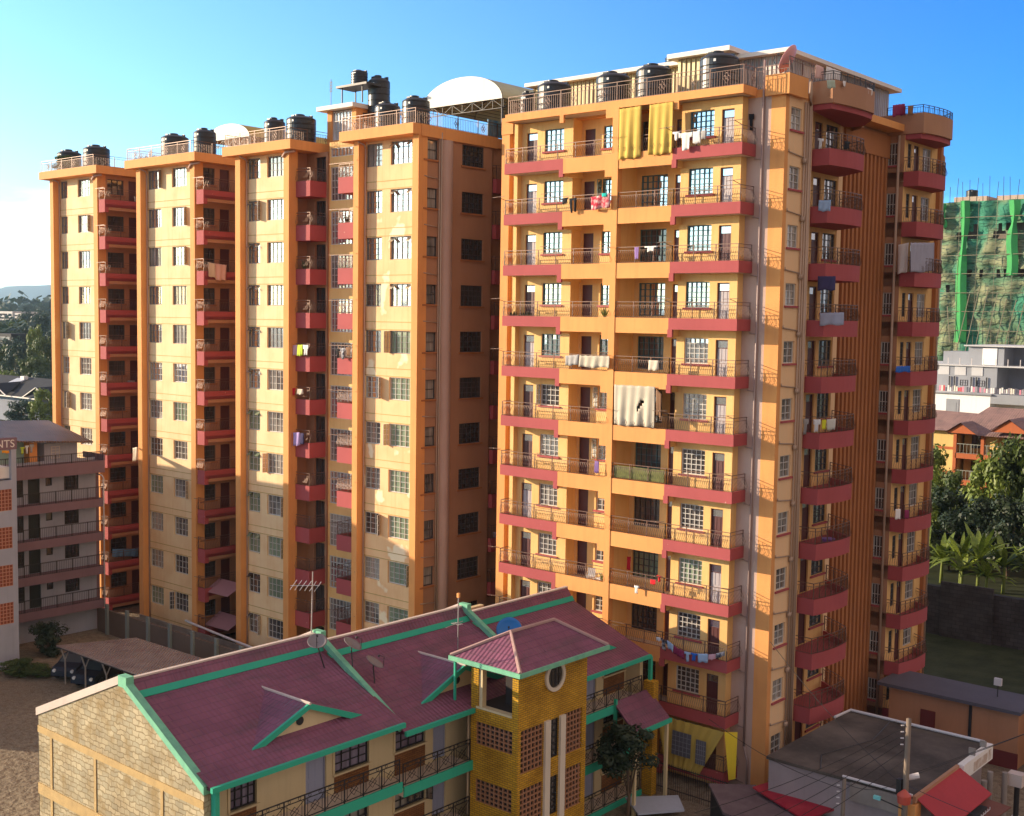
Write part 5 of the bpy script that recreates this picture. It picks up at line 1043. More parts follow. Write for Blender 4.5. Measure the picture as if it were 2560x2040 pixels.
m = MB(); m.box(-23.15, -23.0, 66.3, 66.39, GZ, -21.1); m.build('downpipe', BARS_D, e)
m = MB(); m.lathe(-22.2, 68, [(.03, -20.85), (.03, -20.1)], 6); m.box(-22.4, -22.0, 67.9, 68.1, -20.2, -19.8, 1); mesh_thing(m, 'roof_lamp', [BARS_D, PIPE_W], (-22.2, 68, -20.85), 'small square white floodlight on the outbuilding roof', 'floodlight')
m = MB(); m.lathe(-18.9, 63.2, [(.12, GZ), (.12, GZ+2.0)], 8)
RWM = brick('dark_retaining_stone', (.085, .07, .07), (.06, .05, .05), (.04, .035, .035), .6, .3, .02)
m = MB(); m.box(-50, 30, 91.6, 92.2, GZ, -20.4); m.box(-34.5, -30.5, 91.4, 91.6, GZ, -19.9); mesh_thing(m, 'retaining_wall', RWM, (-20, 92, GZ), 'dark stone retaining wall below the banana plants', 'wall')
m = MB(); m.box(-51, 60, 92.2, 400, GZ, -22.0); struct(m.build('terrace_ground', paint('dark_terrace_soil', (.04, .05, .02), dirt=.5)))
def banana(x, y, z, h, n, label, seed):
    rnd = random.Random(seed); e = empty('banana_plant', (x, y, z), label, 'banana plant', 'banana plants above the retaining wall')
    t = MB(); t.tube([(x, y, z-.2), (x+.05, y, z+h*.45)], .16, 8, r1=.1); t.build('stem', paint('banana_stem', (.16, .20, .05)), e, smooth=True)
    m = MB()
    for k in range(n):
        a = rnd.uniform(0, 6.28); up = rnd.uniform(.35, 1.35); L_ = h*rnd.uniform(.45, .75); wv_ = rnd.uniform(.17, .27); p = Vector((x, y, z+h*.42)); dr = Vector((cos(a), sin(a), 0)); side = Vector((-sin(a), cos(a), 0)); prev = None
        for q in range(9):
            t_ = q/8; pos = p+dr*(L_*t_*cos(up*.8)+.0)+Vector((0, 0, L_*(t_*sin(up)-.55*t_*t_*(1.2-up*.6)))); ww = wv_*sin(pi*min(1, .08+t_*.95))**.7 if t_ > .08 else .03
            l = pos-side*ww+Vector((0, 0, .1*ww)); r = pos+side*ww+Vector((0, 0, .1*ww)); 
            if prev: m.face([prev[0], prev[1], pos, l]); m.face([prev[1], prev[2], r, pos])
            prev = (l, pos, r)
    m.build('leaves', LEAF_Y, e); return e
bl = [(-36.0, 99.6, 4.8, 17, 'widest bright banana plant, in the middle of the clump'), (-34.4, 99.2, 5.8, 15, 'tallest banana plant with upright pale leaves'), (-37.9, 100.4, 4.4, 14, 'banana plant at the left of the clump, leaves fanned low'), (-32.6, 100, 4.8, 13, 'banana plant right of the tallest one'), (-31.0, 100.8, 4.2, 11, 'rightmost banana plant, near the photo edge'), (-35.4, 98.2, 3.6, 14, 'short yellowish banana plant in front of the others'), (-39.6, 101, 4.2, 11, 'banana plant half hidden behind the yellow block'), (-33.3, 98.0, 3.4, 12, 'low banana plant in front at the right of the clump')]
for i, (x, y, h, n, lb) in enumerate(bl): banana(x, y, -22.0, h*1.08, n+8, lb, i+3)
# ------------------------------------------------------------------ far right: yellow flats, grey block, netted building site, trees
YB = empty('yellow_flats', (-37, 108, -21.2), 'yellow and terracotta flats with brown hipped roofs beyond the trees', 'flats')
TC = paint('terracotta_trim', (.45, .13, .05), bump=0); YL = paint('soft_yellow_wall', (.72, .52, .20), bump=0); RBN = tiles('brown_roof_tiles', (.30, .19, .17), (.24, .15, .14), .7)
m = MB(); m.box(-44, -39.2, 106, 112, -21.2, -9.4); m.box(-38.9, -26, 107.2, 113, -21.2, -9.6); m.build('wall', YL, YB)
m = MB()
for z in (-11.0, -13.2): m.box(-44.02, -39.18, 105.97, 106, z-.12, z+.12)
for x in (-39.3, -36.9, -33.2, -29.5): m.box(x, x+.28, 105.6, 105.95, -15, -9.6)
for z in (-11.35, -13.7, -16): m.box(-39.1, -26, 105.6, 107.2, z-.45, z)
m.build('terracotta_frame', TC, YB)
for k, z in enumerate((-11.35, -13.7, -16)):
    m = MB(); railing(m, [(-39.0, 105.65), (-26, 105.65)], z, z+.85, .3, 0, r=.02, gap=.03); m.build('balcony_railing', plain('grey_green_rail', (.28, .30, .27)), YB)
    for x in (-38.2, -35.4, -31.8): window(YB, P_of('y', 107.15), x, x+1.1, z+.4, z+1.6, 3, 3, G_DARK, FRAME_D, -.03)
    m = MB(); m.box(-36.6, -35.9, 107.0, 107.18, z, z+1.7); m.build('door', YL, YB)
r = MB()
def q4(pts): r.face(pts, 0, [(p[0], p[1]*1.1+p[2]) for p in pts])
q4([(-45, 105.4, -9.5), (-39.6, 105.2, -9.4), (-38, 109, -8.0), (-44, 109.5, -7.9)]); q4([(-39.6, 104.8, -9.6), (-25, 104.8, -9.6), (-26, 110, -7.4), (-37.8, 110, -7.4)]); q4([(-37.8, 110, -7.4), (-26, 110, -7.4), (-25, 113.5, -9.5), (-40, 113.5, -9.5)]); q4([(-44, 109.5, -7.9), (-38, 109, -8), (-37.8, 110, -7.4), (-40, 113.5, -9.5), (-45, 113.5, -9.5)])
r.build('roof', RBN, YB)
for xc, zc_, s in ((-38.3, -8.65, 1.0), (-34.2, -8.1, 1.25), (-30.0, -8.8, 1.0)):
    m = MB(); m.prism3([(xc, 104.6, zc_), (xc-1.3*s, 104.6, zc_-.85*s), (xc+1.3*s, 104.6, zc_-.85*s)], (0, .1, 0)); m.build('gable', TC, YB)
    r = MB(); [q4(p) for p in ([(xc, 104.4, zc_+.1), (xc+1.55*s, 104.4, zc_-.95*s), (xc+.6*s, 107.5, zc_-.2), (xc, 108, zc_+.1)], [(xc, 104.4, zc_+.1), (xc-1.55*s, 104.4, zc_-.95*s), (xc-.6*s, 107.5, zc_-.2), (xc, 108, zc_+.1)])]; r.build('dormer_roof', RBN, YB)
for o in kids(YB):                                    # storeys of 2.8 m, so the whole block stands farther back
    for g_ in [o]+kids(o):
        for v_ in g_.data.vertices: v_.co = (v_.co+wloc(YB))*1.18-wloc(YB)
GB = empty('grey_block', (-50, 143, -21.2), 'modern grey and white block with pale panels and a laundry terrace', 'flats')
GM = paint('mid_grey_render', (.30, .32, .36), bump=0); GL = paint('light_grey_panel', (.55, .56, .58), bump=0); WW = paint('bright_white_render', (.85, .85, .85), dirt=.1, bump=0); BD = paint('blue_grey_shadowed_wall', (.16, .20, .30), bump=0)
m = MB(); m.box(-62, -48.4, 141, 150, -21, -8.05); m.box(-48.4, -38, 143.2, 150, -21, -8.05); m.build('white_base', WW, GB)
m = MB(); m.box(-53.5, -52.0, 140.93, 141, -10.9, -8.8); m.box(-62.2, -48.2, 140.7, 141, -8.15, -8.0); m.box(-48.4, -44.5, 141, 143.2, -9.1, -8.0); m.box(-53.2, -52.3, 140.9, 140.93, -10.6, -9.2); m.build('recess', GM, GB)
m = MB(); m.box(-60, -48.6, 143.5, 150, -8.0, -4.95); m.box(-48.6, -38, 147.5, 155, -8, -4.95); m.build('upper_wall', GM, GB)
m = MB(); m.box(-60, -38, 143.2, 155, -4.95, -4.8); m.box(-53.0, -44.0, 144.5, 155, -2.6, -2.45); m.build('slab', GL, GB)
m = MB(); m.box(-52.6, -48.4, 145, 150, -4.8, -2.6, 0); m.box(-48.4, -44.4, 148.4, 154, -4.8, -2.6, 0); m.box(-56, -52.6, 146, 150, -4.8, -3.3, 0); m.build('penthouse', [GM], GB)
m = MB(); m.box(-50.9, -49.2, 144.93, 145, -4.75, -2.75); m.build('white_panel', WW, GB)
for x in (-55, -53, -51): m = MB(); m.box(x-1.15*.5, x+.75, 143.44, 143.5, -6.05, -5.0); m.build('pale_panel', GL, GB)
for x in (-54.2, -53.6, -51.6, -51.0, -49.8): m = MB(); m.box(x, x+.12, 143.3, 143.4, -7.9, -6.2); m.build('black_post', BARS_D, GB)
for x in (-52.9, -50.9): window(GB, P_of('y', 143.5), x, x+.9, -7.3, -6.6, 3, 2, G_DARK, FRAME_D, -.03)
for x in range(8): m = MB(); m.box(-54.4+x*1.4, -54.33+x*1.4, 143.3, 143.37, -4.8, -4.0); m.build('rail_post', PIPE_W, GB)
rl = MB(); rnd = random.Random(3)
CL = [plain('cloth_%d' % i, c, .8) for i, c in enumerate(((.75, .73, .72), (.55, .05, .06), (.30, .28, .32), (.72, .68, .60), (.10, .10, .14), (.70, .25, .35)))]
for q in range(46):
    x = -55.5+q*.25; m_ = rnd.randrange(6); rl.box(x, x+.18, 141.2, 141.24, -7.95+rnd.uniform(0, .1), -7.3+rnd.uniform(-.15, .1), m_)
o = rl.build('laundry_rows', CL, None); o['kind'] = 'stuff'; tag(o, 'tiny mixed laundry crowding the terrace edge of the grey block', 'laundry')
# netted tower under construction
NT = bpy.data.materials.new('green_debris_netting'); t, P, N, L = nodes_of(NT); v = pos_map(N, L); va = pos_map(N, L, (.12, .12, .5))
a = noise(N, L, va, 1.2, 6, .42, .6); c = mixc(N, L, a, (.10, .21, .12), (.24, .26, .15)); b = noise(N, L, pos_map(N, L, (.5, .5, 2.2)), 1.5, 5, .55, .66); c = mixc(N, L, b, c, (.07, .10, .08))
d = noise(N, L, pos_map(N, L, (.25, .25, .1)), .8, 3, .5, .6); c = mixc(N, L, d, c, (.04, .22, .14)); L.new(c, P.inputs['Base Color']); P.inputs['Roughness'].default_value = .9
bp = N.new('ShaderNodeBump'); bp.inputs['Distance'].default_value = .6; bp.inputs['Strength'].default_value = .8; L.new(a, bp.inputs['Height']); L.new(bp.outputs[0], P.inputs['Normal'])
CS = empty('building_site', (-68, 205, -22), 'unfinished high-rise wrapped in torn green netting and timber scaffold', 'building site')
m = MB(); nx, nz_ = 60, 34; W0, W1, Z0, Z1 = -92, -52, -22, 20.2; idx = {}
for i in range(nx+1):
    for j in range(nz_+1):
        x = W0+(W1-W0)*i/nx; z = Z0+(Z1-Z0)*j/nz_; y = 200+.35*sin(x*1.9+sin(z*.8)*1.5)+.25*sin(z*2.1+x*.6)+rnd.uniform(-.12, .12); idx[i, j] = len(m.v); m.v.append((x, y, z))
for i in range(nx):
    for j in range(nz_):
        if (j in (24, 29, 30) and 24 < i < 42 and rnd.random() < .5) or (j == 22 and 14 < i < 24 and rnd.random() < .5): continue
        m.f.append((idx[i, j], idx[i+1, j], idx[i+1, j+1], idx[i, j+1])); m.m.append(0)
m.build('netting', NT, CS, smooth=True)
BR_ = paint('bright_green_net', (.05, .32, .09), dirt=.6, bump=0, dirtcol=(.03, .2, .08))
for (x, w0, w1, za, zb_) in ((-73.9, .75, .45, 20.3, -3), (-66.0, .9, .9, 20, 8), (-77.6, .5, .5, 20, 16)):
    m = MB(); prev = None
    for q in range(22):
        t_ = q/21; z = za+(zb_-za)*t_; ww = w0*(1-.55*math.exp(-((t_-.3)/.1)**2))+.25*t_*(w0 < .8); xx = x+.15*sin(t_*9)
        cur = [(xx-ww, 199.3, z), (xx, 198.9, z), (xx+ww, 199.3, z)]
        if prev:
            for k in range(2): m.face([prev[k], prev[k+1], cur[k+1], cur[k]])
        prev = cur
    m.build('net_strip', BR_, CS, smooth=True)
m = MB(); m.box(W0, W1, 203, 225, Z0, 20); m.build('concrete_frame', CONC, CS)
m = MB()
for q in range(7):
    z = -1+q*3.1; m.tube([(W0, 199.0+.3*sin(q*2.3), z+.2*sin(q)), (-72, 199.0, z+.1*sin(q*3)), (W1, 199.1, z+.25*sin(q*1.7))], .07, 4)
for q in range(14): x = W0+q*2.9; m.tube([(x, 199.2, -6), (x+.2*sin(q), 199.1, 20.4)], .04, 4)
for q in range(9): x = -74+q*1.5; m.tube([(x, 197.6, -6), (x+1.6, 198.9, 5+sin(q))], .07, 4)
m.tube([(-78, 198, -4), (-75.5, 198.9, 2)], .08, 4); m.tube([(-75, 198, -3), (-76, 198.9, 3)], .08, 4); m.build('scaffold_poles', paint('timber_scaffold', (.22, .20, .14), bump=0), CS)
m = MB(); m.box(-76.8, -71.4, 202, 212, 20.0, 21.2); m.box(-69.8, -63, 202, 212, 20.0, 21.1); m.box(-72.3, -58, 201.5, 203, 16.8, 20.1); m.build('top_storey', paint('raw_block', (.48, .38, .30), bump=0), CS)
m = MB()
for q in range(16): x = -77.5+q*1.1; m.tube([(x, 202, 20), (x+.25*sin(q*2), 202, 23+1.4*abs(sin(q*1.3)))], .045, 4)
m.build('rebar', BARS_D, CS)
tank(-74.2, 203, 21.2, .95, 1.2, 'far black water tank on top of the netted building site')
for i, (x, y, h, r, mt, lb) in enumerate([
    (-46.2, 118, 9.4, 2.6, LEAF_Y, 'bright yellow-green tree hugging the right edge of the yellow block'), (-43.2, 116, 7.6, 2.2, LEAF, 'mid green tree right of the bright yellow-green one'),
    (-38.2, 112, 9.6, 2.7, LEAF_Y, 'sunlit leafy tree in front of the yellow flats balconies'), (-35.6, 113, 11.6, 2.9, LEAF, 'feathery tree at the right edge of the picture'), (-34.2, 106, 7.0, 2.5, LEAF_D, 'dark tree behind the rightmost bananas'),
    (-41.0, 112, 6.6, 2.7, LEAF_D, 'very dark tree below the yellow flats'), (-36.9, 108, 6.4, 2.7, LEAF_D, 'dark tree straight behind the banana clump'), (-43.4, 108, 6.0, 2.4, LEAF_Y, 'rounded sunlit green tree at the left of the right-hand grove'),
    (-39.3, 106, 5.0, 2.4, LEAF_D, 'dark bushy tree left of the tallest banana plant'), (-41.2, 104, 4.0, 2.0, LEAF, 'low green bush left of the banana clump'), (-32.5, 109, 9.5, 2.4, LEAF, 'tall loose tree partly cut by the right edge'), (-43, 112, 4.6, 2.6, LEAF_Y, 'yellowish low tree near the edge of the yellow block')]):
    tree(x, y, -22.0, h, r, lb, mt, group='trees right of the yellow block', rot=i*1.3, trunk_h=h*.15)
# ------------------------------------------------------------------ far left: houses, trees, distant blocks, hills
DR = tiles('dark_slate_roof', (.02, .02, .03), (.014, .014, .022), .8)
HB = empty('dark_roofed_house', (-262, 125, GZ), 'wide house with dark roofs and white eaves among the trees', 'house')
m = MB(); m.box(-285, -240, 126, 140, GZ, -18.6); m.build('wall', paint('shaded_grey_wall', (.22, .24, .30), bump=0), HB)
m = MB(); m.prism3([(-286, 124.5, -18.6), (-238, 124.5, -18.6), (-240, 133, -15.2), (-284, 133, -15.2)], (0, 0, .15)); m.build('roof', DR, HB)
for xc in (-255.6, -237.0):
    m = MB(); m.prism3([(xc-5.5, 123.6, -18.4), (xc, 123.6, -16.2), (xc+5.5, 123.6, -18.4), (xc, 130, -15.9)], (0, 0, .1)); m.build('gable_roof', DR, HB)
    m = MB(); m.tube([(xc-5.7, 123.5, -18.4), (xc, 123.5, -16.1), (xc+5.7, 123.5, -18.4)], .13, 4); m.build('white_verge', WHITE, HB)
m = MB(); m.box(-286, -238, 124.3, 124.5, -18.75, -18.5); m.build('gutter', WHITE, HB); m = MB(); m.box(-258.2, -256.6, 131, 132, -16.6, -14.8); m.build('chimney', WHITE, HB); m = MB(); m.prism3([(-260.5, 128, -17.1), (-256.0, 128, -17.1), (-256.5, 131.5, -15.6), (-260.5, 131.5, -15.6)], (0, 0, .3)); m.build('roof_light', paint('pale_blue_sheet', (.42, .46, .55), bump=0), HB)
for i, (x, w_, z, mt) in enumerate(((-268, 0, 0, 0),)): pass
for i, (x, y, h, r, mt, lb) in enumerate([
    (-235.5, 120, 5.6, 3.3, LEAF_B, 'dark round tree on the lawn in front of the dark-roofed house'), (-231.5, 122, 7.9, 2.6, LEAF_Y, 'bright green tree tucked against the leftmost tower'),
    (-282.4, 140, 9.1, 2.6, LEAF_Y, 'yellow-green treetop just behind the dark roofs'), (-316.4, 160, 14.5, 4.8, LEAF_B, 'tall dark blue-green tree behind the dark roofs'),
    (-316.4, 165, 19.0, 2.8, LEAF_Y, 'slender light green tree near the leftmost tower balconies'), (-299.4, 158, 16.8, 3.8, LEAF, 'grey-green tree seen between the leftmost balconies and the slender one'),
    (-335.0, 165, 13.4, 4.8, LEAF, 'light leafy tree at the left edge behind the house'), (-392.5, 200, 17.5, 6.0, LEAF_B, 'big dark tree below the skyline'), (-376, 200, 16.5, 5.5, LEAF_B, 'second big dark tree, right of the other below the skyline'),
    (-450.3, 230, 19.5, 7.5, LEAF, 'rounded olive tree under the far pale flats'), (-437.2, 230, 21.6, 5.4, LEAF_B, 'tree on the skyline touching the leftmost balconies'),
    (-487.9, 240, 19.0, 7.0, LEAF, 'low spreading tree at the left border under the far flats'), (-640.5, 330, 22.6, 9, LEAF_B, 'hazy tree on the skyline right of the far pale flats'), (-640.8, 340, 23.3, 8.6, LEAF_B, 'farthest hazy tree above the grove'),
    (-289.0, 150, 12, 4.0, LEAF, 'tree with pale fronds above the dark roof chimney'), (-369.6, 185, 15, 5, LEAF_B, 'dark tree beside the blue-banded building'), (-345, 178, 13, 5, LEAF, 'mid green tree filling the middle of the left grove'), (-272, 143, 9, 3.6, LEAF_B, 'dark low tree directly behind the white chimney')]):
    tree(x, y, GZ, h, r, lb, mt, group='trees beyond the left towers', rot=i*.9, trunk_h=h*.12)
BG_ = empty('blue_glass_building', (-400, 196, GZ), 'small dark building with blue window bands among the left trees', 'building'); m = MB(); m.box(-420, -384.2, 192, 200, GZ, -8.0); m.build('wall', DR, BG_)
for z in (-12.3, -10.2): m = MB(); m.box(-418, -385, 191.9, 192, z, z+1.2); m.build('window_band', G_SKY, BG_)
FW = empty('distant_flats', (-840, 430, GZ), 'distant pale flats on the left skyline', 'flats'); m = MB(); m.box(-900, -838, 420, 440, GZ, -1.3); m.box(-838, -825.6, 421, 440, GZ, -2.4); m.build('wall', paint('distant_white', (.55, .52, .50), bump=0), FW)
m = MB()
for z in range(5): m.box(-860+z*0, -846, 419.7, 419.95, -4-z*2.6, -2.9-z*2.6); m.box(-843, -840, 419.7, 419.95, -4-z*2.6, -2.9-z*2.6); m.box(-836, -828, 420.7, 420.95, -4.6-z*2.6, -3.6-z*2.6)
m.build('window_band', G_DARK, FW)
# wooded ground to the horizon and blue hills
wd = MB(); rnd = random.Random(8)
for (xa, xb, ya, yb, n, sc) in ((-900, -330, 190, 560, 620, 1), (-2600, -900, 300, 1800, 700, 2.4)):
    for q in range(n):
        x = rnd.uniform(xa, xb); y = rnd.uniform(ya, yb)
        if not (.22 < -y/x < .80): continue
        R_ = rnd.uniform(5, 9)*sc; zc2 = GZ+R_*.9+rnd.uniform(1, 7)*min(sc, 1.3)
        for c_ in range(70):
            d = Vector((rnd.gauss(0, 1), rnd.gauss(0, 1), rnd.gauss(0, .8))).normalized()*R_*rnd.uniform(.75, 1.05); p = Vector((x, y, zc2))+Vector((d.x, d.y, d.z*.8))
            t_ = Vector((rnd.uniform(-1, 1), rnd.uniform(-1, 1), rnd.uniform(-.5, .5))).normalized()*R_*.22; u_ = t_.cross(d).normalized()*R_*.16
            wd.face([p+t_, p+u_, p-t_, p-u_])
o = wd.build('far_woods', LEAF_B, None); o['kind'] = 'stuff'; tag(o, 'far wooded plain reading as one mass to the horizon', 'woods')
hm = MB(); idx = {}
for i in range(61):
    for j in range(7):
        a = 2.35+.62*i/60; d = 6500+j*900; x = d*cos(a); y = d*sin(a); hh_ = (0, 60, 130, 230, 330, 300, 0)[j]*(.55+.45*sin(i*.21+1.2)+.12*sin(i*.9)+.06*sin(i*2.3+j))*.62; idx[i, j] = len(hm.v); hm.v.append((x, y, GZ-1+max(0, hh_)))
for i in range(60):
    for j in range(6): hm.f.append((idx[i, j], idx[i+1, j], idx[i+1, j+1], idx[i, j+1])); hm.m.append(0)
struct(hm.build('hills', paint('blue_hills', (.05, .10, .12), bump=0), smooth=True))


# ------------------------------------------------------------------ washing, curtains and other small things
CC = dict(gold=(.62, .43, .10), white=(.80, .79, .77), grey=(.42, .41, .40), black=(.02, .02, .025), cyan=(.02, .5, .45), purple=(.26, .16, .40), silver=(.55, .50, .40), cream=(.66, .58, .47), brown=(.25, .14, .08), red=(.62, .02, .03),
          paleblue=(.36, .50, .70), plum=(.26, .03, .10), blue=(.03, .14, .55), pink=(.62, .35, .40), yellow=(.80, .72, .04), navy=(.06, .05, .12), greyblue=(.36, .36, .44), lime=(.55, .72, .08), violet=(.32, .03, .38), lilac=(.45, .33, .60), blue2=(.14, .34, .62),
          pinkpale=(.70, .46, .42), lilacgrey=(.52, .47, .55), mint=(.45, .55, .45), orange=(.85, .35, .03))
def cloth_mat(k):
    if 'fabric_'+k in MATS: return MATS['fabric_'+k]
    if k in ('redwhite', 'pattern'):
        a, b = ((.50, .03, .06), (.75, .70, .66)) if k == 'redwhite' else ((.04, .04, .06), (.70, .70, .74))
        return paint('fabric_'+k, a, .9, 1.0, 4.5, b, 0, 0)
    c = CC[k]; return paint('fabric_'+k, c, .9, .35, 1.5, tuple(v*.7 for v in c), .2, 0)
def hang(kind, a, b, drop, col, label, cat, seed=0):
    rnd = random.Random(seed); a = Vector(a); b = Vector(b); u = b-a; W = u.length; n = Vector((u.y, -u.x, 0)).normalized()
    if n.y > 0 or (abs(n.y) < .5 and n.x < 0): n = -n
    nx_ = max(4, min(26, int(W/.09))); nz2 = max(4, min(14, int(drop/.12))); m = MB(); ph = rnd.uniform(0, 6); fr_ = rnd.uniform(1.6, 2.8)/max(.35, min(W, 1.2))*2
    def pt(s, t):
        sag = .05*min(1, W)*sin(pi*((s*fr_*1.3) % 1)); f_ = (.015+.05*t*min(1, drop))*sin(s*W*fr_*3+ph+t*1.3)+.03*t*sin(s*W*7+ph*2); return a+u*s+Vector((0, 0, -drop*t-sag*(1-t)*.5+.03*t*sin(s*9+ph)))+n*(f_+.02)
    def keep(s, t):
        if kind == 'shirt': return t < .34 or .2 < s < .8
        if kind == 'trousers': return t < .25 or abs(s-.5) > .09
        return not (label.startswith('big torn') and .56 < s < .72 and .36 < t < .62 and abs((s-.56)-(.62-t)*.6) < .05)
    idx = {}
    for i in range(nx_+1):
        for j in range(nz2+1):
            s_ = i/nx_; t_ = j/nz2
            if kind == 'trousers': s2 = .5+(s_-.5)*(1-.25*t_)
            elif kind == 'shirt' and t_ > .34: s2 = .5+(s_-.5)*1.0
            else: s2 = s_
            idx[i, j] = len(m.v); p = pt(s2, t_); m.v.append((p.x-a.x, p.y-a.y, p.z-a.z+drop))
    for i in range(nx_):
        for j in range(nz2):
            if keep((i+.5)/nx_, (j+.5)/nz2): m.f.append((idx[i, j], idx[i, j+1], idx[i+1, j+1], idx[i+1, j])); m.m.append(0)
    o = m.build({'cloth': cat, 'shirt': 'shirt' if cat == 'shirt' else cat, 'trousers': 'trousers'}[kind], cloth_mat(col), None, smooth=True); o.location = (a.x, a.y, a.z-drop); so = o.modifiers.new('thick', 'SOLIDIFY'); so.thickness = .008
    tag(o, label, cat, 'washing hung out on the balconies'); return o
